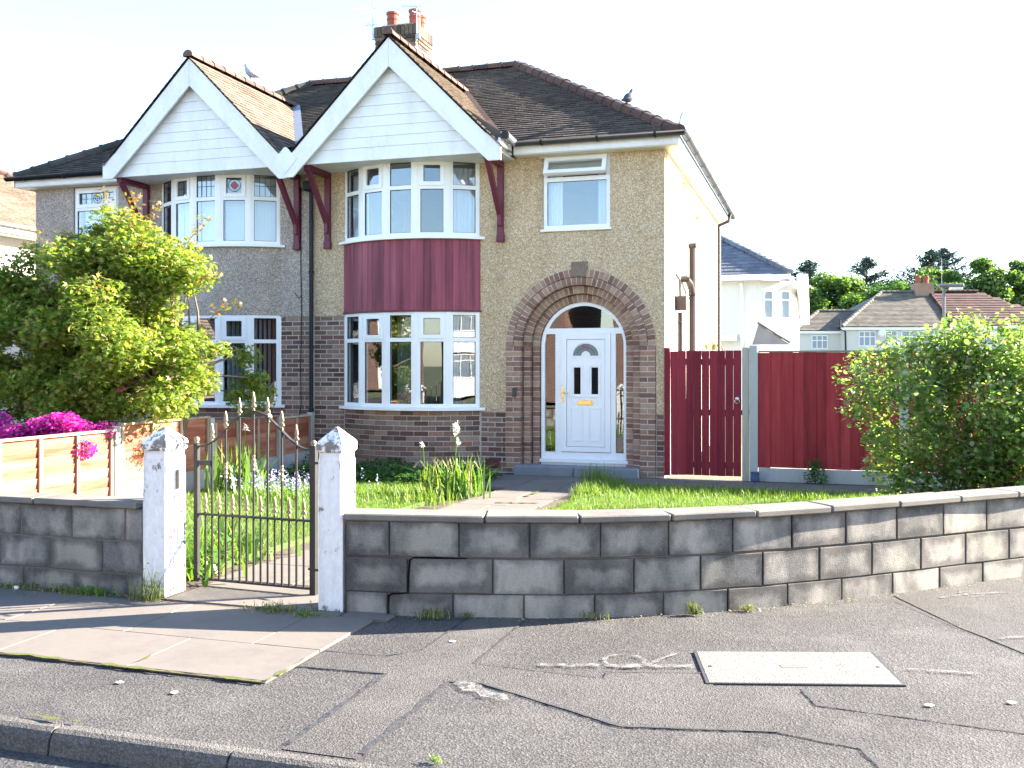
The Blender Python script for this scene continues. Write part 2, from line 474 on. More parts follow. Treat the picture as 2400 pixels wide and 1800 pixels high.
MT['alu'] = plain('aerial_aluminium', (.35,.36,.38), .4, .8)
MT['feather_grey'] = plain('grey_feathers', (.32,.33,.37), .8)
MT['feather_dark'] = plain('dark_feathers', (.05,.055,.07), .7)
MT['white_wall'] = painted('white_painted_render', (.76,.74,.7), (.66,.64,.6), .85, .5, .4, 0, 1.2)
MT['cream_wall'] = painted('cream_painted_render', (.62,.58,.5), (.52,.48,.4), .85, .5, .4, 0, 1.2)
MT['red_brick_wall'] = None
k = N('red_brick_wall')
bt = k.nd('TexBrick', {'offset': .5}, Vector=k.nd('Mapping', _0=k.pos(), _2=(R(90), 0, 0)).outputs[0], Color1=(.16,.07,.05), Color2=(.105,.05,.04), Mortar=(.32,.27,.22), Scale=1.0, Mortar_Size=.008)
bt.inputs['Brick Width'].default_value = .225; bt.inputs['Row Height'].default_value = .075
MT['red_brick_wall'] = k.pbr(bt.outputs[0], .9)
MT['soil'] = painted('dark_soil', (.075,.055,.04), (.15,.12,.085), .98, .8, 1, 1.0, 12)
MT['ground'] = painted('garden_ground', (.07,.09,.035), (.12,.1,.06), .98, .8, 1, 0, 1)
MT['lawn'] = painted('lawn_turf', (.055,.1,.018), (.11,.13,.03), .95, .8, 1, .6, 5)
MT['grass'] = leafmat('grass_blades', [(0,(.07,.14,.02)), (.5,(.12,.21,.03)), (.85,(.18,.27,.045)), (1,(.29,.28,.12))], .38, (1.3,1.35,.5))
MT['maple'] = leafmat('maple_leaf', [(0,(.1,.18,.03)), (.4,(.19,.28,.05)), (.75,(.3,.36,.075)), (.94,(.38,.37,.12)), (1,(.38,.24,.1))], .5, (1.3,1.3,.6))
MT['maple_young'] = leafmat('young_maple_leaf', [(0,(.16,.18,.03)), (.5,(.26,.2,.05)), (1,(.3,.13,.06))], .45, (1.5,1.35,.7))
MT['shrub'] = leafmat('shrub_leaf', [(0,(.09,.165,.045)), (.45,(.15,.24,.065)), (.8,(.24,.31,.1)), (1,(.34,.33,.2))], .52, (1.4,1.5,.75), .32)
MT['shrub_bud'] = leafmat('pink_bud', [(0,(.3,.09,.1)), (1,(.42,.2,.17))], .3, (1.2,1,1))
MT['lime_leaf'] = leafmat('lime_shrub_leaf', [(0,(.12,.19,.02)), (.6,(.19,.26,.03)), (1,(.28,.3,.05))], .42, (1.3,1.3,.5))
MT['azalea'] = leafmat('magenta_petal', [(0,(.5,.02,.3)), (.6,(.62,.03,.4)), (1,(.72,.09,.45))], .35, (1.2,.8,1.2))
MT['pink'] = leafmat('pink_flower', [(0,(.6,.08,.22)), (1,(.7,.16,.3))], .35, (1.1,1,1))
MT['bluegrey_leaf'] = leafmat('blue_grey_leaf', [(0,(.09,.15,.14)), (1,(.16,.23,.22))], .25, (1,1.2,1))
MT['iris_leaf'] = leafmat('iris_leaf', [(0,(.07,.15,.03)), (.7,(.12,.22,.04)), (1,(.24,.28,.07))], .42, (1.3,1.4,.5))
MT['ivy'] = leafmat('ground_cover_leaf', [(0,(.03,.09,.02)), (.6,(.055,.14,.025)), (1,(.1,.19,.035))], .35, (1.3,1.5,.4))
MT['bluebell'] = leafmat('bluebell_flower', [(0,(.36,.36,.6)), (1,(.5,.5,.72))], .35, (1,1,1.1))
MT['straw'] = leafmat('dry_stem', [(0,(.3,.27,.12)), (1,(.45,.4,.22))], .3, (1.1,1,.7))
MT['white_petal'] = leafmat('white_bud', [(0,(.7,.7,.62)), (1,(.8,.8,.76))], .3, (1,1,1))
MT['weed'] = leafmat('weed_leaf', [(0,(.08,.12,.03)), (.6,(.16,.19,.05)), (1,(.3,.28,.12))], .35, (1.2,1.2,.6))
MT['moss'] = painted('moss', (.07,.085,.015), (.11,.1,.035), .98, .9, 1, 1.0, 40)
MT['bark'] = painted('grey_brown_bark', (.16,.115,.08), (.09,.065,.045), .9, .8, .3, .6, 14)
MT['far_leaf'] = leafmat('broadleaf_far', [(0,(.07,.13,.04)), (.5,(.11,.19,.055)), (1,(.17,.24,.085))], .42, (1.4,1.5,.5))
MT['far_leaf_pale'] = leafmat('pale_broadleaf_far', [(0,(.14,.21,.07)), (1,(.24,.3,.11))], .38, (1.3,1.4,.6))
MT['far_leaf_dark'] = leafmat('dark_broadleaf_far', [(0,(.045,.11,.03)), (1,(.085,.16,.045))], .35, (1.3,1.4,.5))
MT['conifer'] = leafmat('conifer_needle', [(0,(.03,.06,.05)), (1,(.055,.09,.075))], .15, (1,1,1), .7)
MT['lamp_grey'] = plain('lamp_column_grey', (.1,.105,.115), .5, .2)
MT['litter'] = plain('white_paper', (.8,.8,.8), .8)
MT['leafless'] = plain('dark_twig', (.05,.04,.03), .9)
MT['dark_stone'] = plain('opposite_roof', (.09,.06,.05), .9)
# ------------------------------------------------------------------ setting: ground, road, pavement, paths, lawn
def struct(o): return tag(o, kind='structure')
struct(MB().sheet([(-900,-900),(900,-900),(900,900),(-900,900)], -0.16).build('ground', MT['ground']))
struct(MB().sheet([(-150,-16.4),(150,-16.4),(150,-10.56),(-150,-10.56)], -0.105).build('road', MT['road']))
struct(MB().sheet([(9.0,-10.56),(15,-10.56),(15,160),(9.0,160)], -0.105).build('side_road', MT['road']))
struct(MB().box(-150,150,-19,-16.4,-.2,0).build('far_pavement', MT['asphalt']))
pav = struct(MB().box(-60, 8.9, -10.475, -5.0, -.2, 0).box(3.2, 8.9, -5.0, 80, -.2, 0).build('pavement', MT['asphalt']))
# kerb stones
kerb = None
kb = MB().box(-60, 40, -10.56, -10.485, -.25, -.03).build('kerb', MT['kerb']); struct(kb)
x = -6.66
while x < 7.5:
    Lk = .914
    mb = MB()
    prof = [(-10.585,-.13), (-10.57,-.035), (-10.553,-.008), (-10.53,.004), (-10.478,.004), (-10.478,-.13)]
    mb.prism([(a, b) for a, b in prof], x+.006, x+Lk-.006, 'x')
    dz = random.uniform(-.003, .003)
    if x > -.45: dz -= .004*(x+.45)
    mb.v = [(a, b, c+dz) for a, b, c in mb.v]
    mb.build('kerb_stone', MT['kerb'], kb)
    x += Lk

# concrete slabs outside the gate
slabs = struct(MB().sheet([(-7.2,-9.72),(-.6,-9.72),(-.6,-9.13),(-.66,-8.3),(-7.2,-8.3)], .0108).build('slab_bed', MT['soil']))
def slab(x0, x1, y0, y1, z=.002, parent=None, mat='paver', t=.05, g=.004):
    tilt = RX(random.uniform(-.0012, .0012)) @ RY(random.uniform(-.0012, .0012))
    return piece('paving_slab', (x1-x0-2*g, y1-y0-2*g, t), T((x0+x1)/2, (y0+y1)/2, z+.012-t/2+random.uniform(0, .0025)) @ tilt, MT[mat], parent or slabs, .002)
row1 = [-.6, -1.04, -1.94, -2.84, -3.74, -4.64, -5.54, -6.44, -7.2]
row2 = [-.6, -1.45, -2.35, -3.25, -4.15, -5.05, -5.95, -6.85]
for a, b in zip(row1[1:], row1[:-1]): slab(a, b, -9.13, -8.42)
for a, b in zip(row2[1:], row2[:-1]): slab(a, b, -9.71, -9.13)
slab(-.84, -.52, -8.42, -8.27, .004); slab(-1.2, -.86, -8.44, -8.3, .0)
# moss in the slab joints and at the kerb
mm = MB()
for pts, w in [([(-.62,-9.72),(-1.5,-9.72),(-2.4,-9.71)], .022), ([(-.6,-9.3),(-.6,-9.7)], .03), ([(-1.45,-9.5),(-1.45,-9.69)], .014), ([(-1.1,-10.47),(-1.4,-10.47)], .02)]:
    mm.ribbon(pts, w, .019, w*.7)
tag(mm.build('moss', MT['moss']), kind='stuff')

# asphalt seams and patches (sheets a few mm above each other)
mb = MB()
for pts, w in [([(-.074,-10.40),(-.074,-9.385),(-.585,-9.405)], .035), ([(.278,-10.40),(.288,-9.405)], .05),
               ([(.288,-9.405),(.461,-9.385),(1.258,-9.764),(1.948,-9.622),(2.284,-9.708),(2.355,-9.9),(2.45,-10.4)], .032),
               ([(.319,-8.12),(.308,-9.079)], .028), ([(.308,-9.079),(1.041,-9.115),(1.042,-9.009),(1.528,-8.873)], .014),
               ([(-.05,-8.15),(-.06,-8.9),(-.083,-8.962),(-.222,-9.093),(-.58,-9.1)], .026),
               ([(2.03,-8.984),(2.107,-9.203),(2.983,-9.3),(3.9,-9.25)], .028), ([(2.61,-6.83),(2.957,-7.517),(3.081,-7.704),(3.4,-8.3)], .012)]:
    mb.ribbon(pts, w*.68, .008, w*.16)
mb.each('seal_strip', MT['seal'], pav)
MB().sheet([(-.07,-10.45),(.28,-10.45),(.29,-9.41),(.46,-9.38),(1.25,-9.76),(1.94,-9.62),(2.03,-8.98),(1.6,-9.06),(1.52,-8.87),(1.05,-9.0),(1.04,-9.11),(.31,-9.08),(.32,-8.0),(-.05,-8.1),(-.08,-8.96),(-.2,-9.1),(-.58,-9.1),(-.58,-9.4),(-.07,-9.38)], .004).build('asphalt_patch', MT['asphalt_patch'], pav)
MB().sheet([(2.62,-6.7),(2.96,-7.5),(3.08,-7.7),(3.4,-8.3),(5.5,-8.3),(5.5,-5.0),(3.9,-5.4)], .004).build('asphalt_patch', MT['asphalt_patch'], pav)
# chalky white survey marks
mb = MB()
circ = [(1.09+.11*math.cos(t), -8.8+.115*math.sin(t)) for t in np.linspace(0, 2*math.pi, 24)]
mb.ribbon(circ, .024, .012, .004)
mb.ribbon([(.652,-9.015),(1.465,-8.788)], .05, .0125, .012)
mb.ribbon([(1.342,-8.577),(1.2,-8.897)], .026, .0135, .006)
mb.ribbon([(.33,-9.43),(.66,-9.6)], .09, .012, .03)
mb.ribbon([(2.5,-8.495),(2.92,-8.461)], .03, .012, .01)
mb.ribbon([(2.923,-6.689),(3.15,-6.5),(3.401,-6.37)], .03, .012, .012)
mb.ribbon([(3.0,-6.62),(3.1,-6.45),(3.25,-6.44),(3.2,-6.56),(3.05,-6.62)], .016, .0135, .005)
mb.ribbon([(3.134,-7.7),(3.285,-7.616),(3.6,-7.5)], .03, .012, .01)
mb.each('white_chalk_mark', MT['paint_mark'], pav)
mb = MB()
for (a, b) in [(-.95,-9.98),(-1.32,-9.93),(2.62,-9.06),(.05,-8.72),(3.0,-8.9),(1.9,-10.1)]:
    mb.sheet([(a+.022*math.cos(t)*random.uniform(.7,1.2), b+.017*math.sin(t)) for t in np.linspace(0, 2*math.pi, 9)[:-1]], .01)
mb.each('gum_spot', MT['litter'], pav)

# concrete tray cover in the pavement
A, B, C_, D_ = [Vector(p) for p in ((1.43,-8.5),(2.403,-8.215),(2.537,-8.779),(1.56,-9.05))]
cv = empty('utility_cover', (1.98,-8.64,0), 'pale rectangular utility cover set flush in the asphalt pavement', 'cover')
def inset(ps, d):
    c = sum(ps, Vector((0,0)))/len(ps)
    return [p + (c-p).normalized()*d for p in ps]
q = [A, B, C_, D_]
q1 = inset(q, .012); q2 = inset(q, .02)
MB().prism([(p.x, p.y) for p in q], -.05, .0095, 'z').build('frame', MT['cover_frame'], cv)
MB().prism([(p.x, p.y) for p in q2], -.04, .0108, 'z').build('tray', MT['cover'], cv)
cc_ = (A+B+C_+D_)/4; e1 = (B-A).normalized(); e2 = Vector((-e1.y, e1.x))
MB().prism([tuple(cc_+e1*a+e2*b) for a, b in ((-.07,-.025),(.07,-.025),(.07,.025),(-.07,.025))], .0, .0125, 'z').build('name_plate', MT['paver'], cv)
for sgn in (-1, 1):
    p = cc_ + e1*sgn*.45
    MB().lathe([(.012,0),(.012,.012)], (p.x, p.y, 0), 8).build('key_hole', MT['iron'], cv)

# garden ground, paths, lawn
WALL = [(-.874,-8.29),(-.42,-8.235),(.046,-8.12),(.45,-8.02),(.8,-7.88),(1.2,-7.68),(1.75,-7.33),(2.35,-6.85),(2.85,-6.42),(3.3,-6.0),(3.65,-5.70),(4.3,-5.1),(5.2,-4.2),(6.0,-3.2),(6.6,-2.0),(6.8,-.3)]
def catmull(P, n=10):
    P = [Vector(p) for p in P]; out = []
    for i in range(len(P)-1):
        p0, p1, p2, p3 = P[max(i-1, 0)], P[i], P[i+1], P[min(i+2, len(P)-1)]
        for k in range(n):
            t = k/n
            out.append(.5*((2*p1)+(p2-p0)*t+(2*p0-5*p1+4*p2-p3)*t*t+(3*p1-p0-3*p2+p3)*t**3))
    out.append(P[-1]); return out
WC = catmull(WALL)
WS = [0.0]
for a, b in zip(WC[:-1], WC[1:]): WS.append(WS[-1]+(b-a).length)
def wall_at(s):
    i = min(max(int(np.searchsorted(WS, s))-1, 0), len(WC)-2)
    t = (s-WS[i])/(WS[i+1]-WS[i])
    p = WC[i].lerp(WC[i+1], t)
    d0 = (WC[i+1]-WC[i]).normalized()
    return p, d0, Vector((d0.y, -d0.x))       # point, tangent, outward normal (towards the street)
gardenpoly = [(-5.66,-8.1),(-.9,-8.1)] + [(p.x-.0, p.y+.12) for p in WC[4::4]] + [(6.7,.5),(-5.66,.5)]
struct(MB().sheet(gardenpoly, .004).build('garden_soil', MT['soil']))
struct(MB().sheet([(-60,-8.1),(-5.66,-8.1),(-5.66,.5),(-60,.5)], .004).build('neighbour_garden_soil', MT['soil']))
lawnL = [(-5.35,-7.9),(-2.45,-7.9),(-2.42,-6.5),(-2.3,-4.2),(-2.15,-2.0),(-5.35,-2.0)]
lawnR = [(-.72,-7.7),(.5,-7.6),(1.4,-7.1),(2.3,-6.4),(3.3,-5.4),(4.6,-3.9),(5.6,-1.2),(-.6,-1.25)]
struct(MB().prism(lawnL, -.02, .055, 'z').build('left_lawn', MT['lawn']))
struct(MB().prism(lawnR, -.02, .05, 'z').build('right_lawn', MT['lawn']))
path = struct(MB().sheet([(-2.3,-8.36),(-1.05,-8.36),(-1.05,-8.05),(-.75,-3),(-.7,-.25),(-2.4,-.25),(-2.4,-1.8),(-1.75,-2.1),(-2.32,-7.5)], .0165).build('garden_path', MT['soil']))
yy = -7.72
xl = lambda y: -2.26+(y+8)*.075
xr = lambda y: -1.12+(y+8)*.045
slab(-2.2, -1.06, -8.38, -7.74, .008, path, 'path')
while yy < -1.9:
    y1 = min(yy+.62, -1.78)
    m_ = (xl(yy)+xr(yy))/2+random.uniform(-.1, .1)
    slab(xl(yy), m_, yy, y1, .008, path, 'path'); slab(m_, xr(yy), yy, y1, .008, path, 'path')
    yy = y1
xx = -2.35
for w in (.62, .6, .6):
    slab(xx, xx+w, -1.78, -1.02, .008, path, 'path'); slab(xx, xx+w, -1.02, -.3, .008, path, 'path'); xx += w
strip = struct(MB().sheet([(-.5,-1.2),(5.2,-1.2),(5.2,-.02),(-.5,-.02)], .0165).build('fence_path', MT['soil']))
for i in range(6): slab(-.53+i*.9, -.53+(i+1)*.9, -1.02, -.2, .008, strip, 'path')
mb = MB()
for pts in ([(-1.32,-2.6),(-1.3,-2.2),(-1.25,-1.85)], [(-1.0,-3.1),(-1.5,-3.2)]): mb.ribbon(pts, .04, .031, .02)
tag(mb.build('path_moss', MT['moss']), kind='stuff')

# ------------------------------------------------------------------ houses
XP = -5.66                       # party line
ZE, YE, YR, ZR, XR_ = 4.89, -.26, 3.78, 7.31, -3.367
PIT = math.atan2(ZR-ZE, YR-YE)
def zmain(y): return ZE+(y-YE)*math.tan(PIT)
house = empty('brick_house', (-2.8, 4, 0), 'semi-detached house with tan pebbledash, maroon bay panel and arched brick doorway', 'house')
house2 = empty('brick_house', (-8.4, 4, 0), 'grey pebbledash semi-detached house behind the yellow-green maple', 'house')

def window_unit(parent, P, t, n, w, z0, z1, ztr, opener=False, mats=('upvc','glass'), fr=.05, dep=.075, lead=None):
    F = (Vector((P.x, P.y, 0)), t, n)
    mb = MB()
    mb.lbox(F, 0, fr, -dep, 0, z0, z1).lbox(F, w-fr, w, -dep, 0, z0, z1)
    mb.lbox(F, fr, w-fr, -dep, 0, z0, z0+fr+.012).lbox(F, fr, w-fr, -dep, 0, z1-fr, z1)
    if ztr: mb.lbox(F, fr, w-fr, -dep, 0, ztr-.03, ztr+.03)
    f = mb.build('window_frame', MT[mats[0]], parent)
    rows = [(z0+fr+.012, (ztr-.03) if ztr else z1-fr, False)]
    if ztr: rows.append((ztr+.03, z1-fr, opener))
    for a, b, op in rows:
        e = 0.0
        if op:
            e = .048
            c = MB()
            c.lbox(F, fr-.012, fr+e, -.05, .018, a-.012, b+.012).lbox(F, w-fr-e, w-fr+.012, -.05, .018, a-.012, b+.012)
            c.lbox(F, fr+e, w-fr-e, -.05, .018, a-.012, a+e).lbox(F, fr+e, w-fr-e, -.05, .018, b-e, b+.012)
            c.build('casement', MT[mats[0]], parent)
        g = MB()
        q0, q1_, q2_, q3_ = fr+e, w-fr-e, a+e, b-e
        s_ = .007
        g.lbox(F, q0, q0+s_, -.03, -.012, q2_, q3_).lbox(F, q1_-s_, q1_, -.03, -.012, q2_, q3_)
        g.lbox(F, q0+s_, q1_-s_, -.03, -.012, q2_, q2_+s_).lbox(F, q0+s_, q1_-s_, -.03, -.012, q3_-s_, q3_)
        g.build('gasket', MT['rubber'], f)
        MB().lbox(F, q0+.001, q1_-.001, -.028, -.022, q2_+.001, q3_-.001).build('pane', MT[mats[1]], f)
        if lead and b == rows[-1][1]:
            l = MB()
            nx = lead
            for i in range(1, nx):
                u = q0+(q1_-q0)*i/nx
                l.lbox(F, u-.004, u+.004, -.0215, -.017, q2_, q3_)
            zc = (q2_+q3_)/2
            l.lbox(F, q0, q1_, -.0215, -.0165, zc-.004, zc+.004)
            l.build('leading', MT['lead_line'], f)
    return f

BR_, BA = 1.78, 40.0
def bay_pt(cx, ang, off=0.0):
    a = R(ang)
    return Vector((cx+(BR_+off)*math.sin(a), -(BR_+off)*math.cos(a)+BR_*math.cos(R(BA)), 0))
def arc_poly(cx, off_out, off_in, n=20, ext=0.0):
    o = [bay_pt(cx, -BA-ext+(2*BA+2*ext)*i/n, off_out) for i in range(n+1)]
    i_ = [bay_pt(cx, -BA-ext+(2*BA+2*ext)*i/n, off_in) for i in range(n+1)]
    return [(p.x, p.y) for p in o] + [(p.x, p.y) for p in i_[::-1]]

def bay(parent, cx, kind):
    joints = [-40, -24, -8, 8, 24, 40]
    for lev, (z0, z1, ztr) in enumerate(((.99, 2.44, 2.02), (3.585, 4.75, 4.33))):
        MB().prism(arc_poly(cx, .075, -.12, 24, 1.5), z0-.042, z0-.0015, 'z').build('window_sill', MT['upvc'], parent)
        for i in range(5):
            a, b = bay_pt(cx, joints[i]), bay_pt(cx, joints[i+1])
            t = (b-a); w = t.length; t.normalize()
            n = Vector((t.y, -t.x, 0))
            g = .028
            lead = None
            if kind == 'left' and lev == 1 and i != 3: lead = 4
            f = window_unit(parent, a+t*g, t, n, w-2*g, z0, z1, ztr, i in (1, 3), lead=lead, fr=.045)
            F = (Vector((a.x, a.y, 0)), t, n)
            if kind == 'left' and lev == 1 and i == 3:
                c = a+t*(w/2)+n*(-.016)
                zc = (4.33+4.75)/2
                ring = [c+t*(.1*math.cos(s))+Vector((0,0,zc+.1*math.sin(s))) for s in np.linspace(0, 2*math.pi, 17)]
                MB().tube(ring, .005, 5).tube([c+t*.16+Vector((0,0,zc)), c+t*.1+Vector((0,0,zc))], .004, 4).tube([c-t*.16+Vector((0,0,zc)), c-t*.1+Vector((0,0,zc))], .004, 4).build('leading', MT['lead_line'], f)
                qd = [c+t*.07*math.cos(s)*(1-.18*(k % 2))+Vector((0,0,zc+.07*math.sin(s)*(1-.18*(k % 2)))) for k, s in enumerate(np.linspace(0, 2*math.pi, 9)[:-1])]
                MB().add([p for p in qd]+[p-n*.003 for p in qd], [tuple(range(8)), tuple(range(15, 7, -1))]).build('red_diamond', MT['red_glass'], f)
            # blinds, curtains
            if kind == 'left':
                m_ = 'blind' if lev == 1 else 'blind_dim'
                k = 6 if lev == 1 else 5
                for j in range(k):
                    u = .07+(w-.14)*(j+.5)/k
                    c = a+t*u+n*(-.2)
                    ang = math.atan2(t.y, t.x)+R(18 if lev == 1 else 62)
                    piece('blind_slat', (.085, .003, z1-z0-.12), T(c.x, c.y, (z0+z1)/2) @ RZ(ang), MT[m_], parent, .001)
            elif lev == 1 and i in (0, 4):
                mb = MB(); P_ = []
                for j in range(25):
                    u = .02+(w-.04)*j/24
                    p = a+t*u+n*(-.16+.018*math.sin(j*1.7))
                    P_.append(p)
                vs_ = [(p.x, p.y, z) for p in P_ for z in (z0+.03, z1-.1)]
                mb.add(vs_, [(2*j, 2*j+2, 2*j+3, 2*j+1) for j in range(24)])
                mb.build('net_curtain', MT['curtain'], parent)
            elif lev == 0 and i in (2, 4):
                mb = MB(); P_ = []
                for j in range(13):
                    u = (.1 if i == 2 else .06)+.2*j/12
                    P_.append(a+t*u+n*(-.22+.02*math.sin(j*1.9)))
                vs_ = [(p.x, p.y, z) for p in P_ for z in (z0+.03, z1-.05)]
                mb.add(vs_, [(2*j, 2*j+2, 2*j+3, 2*j+1) for j in range(12)])
                mb.build('patterned_curtain', MT['green_curtain'], parent)
        for jn, ang in enumerate(joints):
            p = bay_pt(cx, ang, -.03)
            t = Vector((math.cos(R(ang)), math.sin(R(ang)), 0)); n = Vector((math.sin(R(ang)), -math.cos(R(ang)), 0))
            F = (p, t, n)
            hw = .05
            if 0 < jn < 5:
                MB().lbox(F, -hw, hw, -.05, .022, z0, z1).lbox(F, -hw*.55, hw*.55, .022, .032, z0, z1).build('corner_post', MT['upvc'], parent)
            else:
                MB().lbox(F, -.03, .03, -.05, .022, z0, z1).build('corner_post', MT['upvc'], parent)
    # panel between the two windows
    MB().prism(arc_poly(cx, -.012, -.12, 24), 2.44, 3.545, 'z').prism(arc_poly(cx, -.0095, -.12, 24), 0.0, .948, 'z').each('bay_backing', MT['mortar'], parent)
    if kind == 'right':
        nb = 23
        for i in range(nb):
            ang = -40+80*(i+.5)/nb
            p = bay_pt(cx, ang, -.002)
            wv = 2*BR_*math.sin(R(40/nb))*1.005
            piece('board', (round(wv, 3)-.002, .022, 1.1), T(p.x, p.y, 2.994+random.uniform(-.002, .002)) @ RZ(R(ang)), MT['maroon_board'], parent, .003)
        MB().prism(arc_poly(cx, .02, -.11, 24, .5), 2.443, 2.47, 'z').build('drip_rail', MT['maroon'], parent)
    else:
        MB().prism(arc_poly(cx, .0, -.011, 10), 2.444, 3.543, 'z').build('render_panel', MT['render_grey'], parent)
    MB().prism(arc_poly(cx, -.002, -.12, 24), 4.75, 4.79, 'z').build('bay_head', MT['upvc'], parent)

bricks1, bricks2, = [], []       # (dims, matrix, material)
def flat_bricks(lst, x0, x1, z0, z1, mat='brick', y=.012, bd=.1, phase=0):
    nrow = int(round((z1-z0)/.075)); h = (z1-z0)/nrow
    for r_ in range(nrow):
        z = z0+h*(r_+.5)
        u = x0-(.1125 if (r_+phase) % 2 else 0)
        while u < x1-.005:
            a, b = max(u, x0)+.005, min(u+.225, x1)-.005
            if b-a > .02:
                lst.append(((round(b-a, 3), bd, h-.01), T((a+b)/2, y+bd/2+random.uniform(-.002, .002), z), mat))
            u += .225
def arc_bricks(lst, cx, z0, z1):
    nrow = int(round((z1-z0)/.075)); h = (z1-z0)/nrow
    step = math.degrees(.225/BR_)
    for r_ in range(nrow):
        z = z0+h*(r_+.5)
        u = -BA-(step/2 if r_ % 2 else 0)
        while u < BA-.3:
            a, b = max(u, -BA), min(u+step, BA)
            wv = R(b-a)*BR_-.01
            if wv > .02:
                p = bay_pt(cx, (a+b)/2, -.055+random.uniform(-.003, .003))
                lst.append(((round(wv, 3), .1, round(h-.01, 4)), T(p.x, p.y, z) @ RZ(R((a+b)/2)), 'brick'))
            u += step
def lay(lst, parent, limit, camp=Vector((2.11,-14.16,1.64))):
    lst.sort(key=lambda e: -(e[0][0]*e[0][2])/((e[1].translation-camp).length**2))
    for d, m_, mt in lst[:limit]: piece('brick', d, m_, MT[mt], parent, .005)
    by = {}
    for d, m_, mt in lst[limit:]: by.setdefault(mt, []).append((d, m_))
    for mt, L in by.items():
        mb = MB()
        for d, m_ in L: mb.cbox((0,0,0), d, .005, m_)
        tag(mb.build('remaining_bricks', MT[mt], parent), kind='stuff')

# ---- right house walls
XC, ZC = -1.262, 1.92            # door arch centre
RO = 1.134
mb = MB()
mb.box(XP, -5.06, 0, .25, 2.42, 4.82).build('render_wall', MT['render_tan'], house)
mb = MB()
mb.box(-2.84, XC-RO, 0, .25, .925, 4.82)
mb.box(XC+RO, 0, 0, .25, .925, 4.82)
mb.box(XC-RO, -1.82, 0, .25, 3.62, 4.82).box(-.8, XC+RO, 0, .25, 3.62, 4.82).box(-1.82, -.8, 0, .25, 4.735, 4.82)
ns = 40
for i in range(ns):
    xa, xb = XC-RO+2*RO*i/ns, XC-RO+2*RO*(i+1)/ns
    za = ZC+math.sqrt(max(0, RO**2-(xa-XC)**2))-.01; zb = ZC+math.sqrt(max(0, RO**2-(xb-XC)**2))-.01
    mb.add([(xa,0,za),(xb,0,zb),(xb,0,3.62),(xa,0,3.62),(xa,.25,za),(xb,.25,zb),(xb,.25,3.62),(xa,.25,3.62)], [(0,1,2,3),(7,6,5,4),(0,4,5,1)])
mb.build('render_wall', MT['render_tan'], house)
mb = MB()
mb.box(XP, -5.06, .0155, .24, 0, 2.415).box(-2.84, XC-RO, .0155, .24, 0, .92).box(XC+RO, -.005, .0155, .24, 0, .92)
mb.each('mortar_backing', MT['mortar'], house)
# side wall (faces +X) with two recessed windows, back wall, floors, party wall
def side_wall(y0, y1, z0, z1, wins):
    mb = MB()
    ys = sorted({y0, y1, *[w[0] for w in wins], *[w[1] for w in wins]})
    for a, b in zip(ys[:-1], ys[1:]):
        ws = sorted([w for w in wins if w[0] <= a and w[1] >= b], key=lambda w: w[2])
        z = z0
        for w in ws:
            mb.box(-.25, 0, a, b, z, w[2]); z = w[3]
        mb.box(-.25, 0, a, b, z, z1)
    return mb
SW = [(1.75, 2.62, 3.93, 4.72), (3.55, 4.55, 3.05, 4.4)]
side_wall(.25, 8.45, 0, 4.82, SW).build('side_wall', MT['side_render'], house)
for (a, b, c, d) in SW:
    window_unit(house, Vector((-.1, a, 0)), Vector((0,1,0)), Vector((1,0,0)), b-a, c, d, None, fr=.05)
    MB().box(-.02, .03, a-.05, b+.05, c-.05, c).build('window_sill', MT['soffit'], house)
MB().box(XP, -.25, 8.2, 8.45, 0, 4.82).build('back_wall', MT['side_render'], house)
MB().box(XP-.1, XP+.1, .25, 8.2, 0, 4.8).build('party_wall', MT['room'], house)
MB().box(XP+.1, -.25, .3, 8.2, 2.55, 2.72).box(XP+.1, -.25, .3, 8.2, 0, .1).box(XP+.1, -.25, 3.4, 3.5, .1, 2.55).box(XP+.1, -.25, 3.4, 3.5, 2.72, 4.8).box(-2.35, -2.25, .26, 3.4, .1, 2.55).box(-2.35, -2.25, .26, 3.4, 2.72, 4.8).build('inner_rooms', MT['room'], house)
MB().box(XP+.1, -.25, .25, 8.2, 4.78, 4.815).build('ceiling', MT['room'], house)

bay(house, -3.95, 'right')
arc_bricks(bricks1, -3.95, .02, .945)
flat_bricks(bricks1, XP+.02, -5.1, .02, 2.415)
flat_bricks(bricks1, -2.8, XC-RO-.005, .02, .92, phase=1)
flat_bricks(bricks1, XC+RO+.005, 0, .02, .92)

# arch rings and stepped piers
rings = [(1.134, 1.017, -.018), (1.013, .897, -.014), (.893, .777, .1), (.773, .659, .2)]
mort = MB()
for (ro, ri, y0) in rings:
    rm = (ro+ri)/2
    nb = int(round(math.pi*rm/.076))
    for i in range(nb):
        a = math.pi*(i+.5)/nb
        if ro > 1.1 and abs(a-math.pi/2) < .1: continue
        tw = math.pi*rm/nb-.009
        bricks1.append(((round(ro-ri-.004, 3), .2, round(tw, 3)), T(XC+rm*math.cos(a), y0+.1+random.uniform(-.003, .003), ZC+rm*math.sin(a)) @ RY(-a), 'arch_brick'))
    seg = 40
    out = [(XC+(ro-.001)*math.cos(math.pi*i/seg), ZC+(ro-.001)*math.sin(math.pi*i/seg)) for i in range(seg+1)]
    inn = [(XC+(ri+.004)*math.cos(math.pi*i/seg), ZC+(ri+.004)*math.sin(math.pi*i/seg)) for i in range(seg, -1, -1)]
    mort.prism(out+inn, y0+.0035, y0+.19, 'y')
nrow = 25; h = (1.92-.02)/nrow
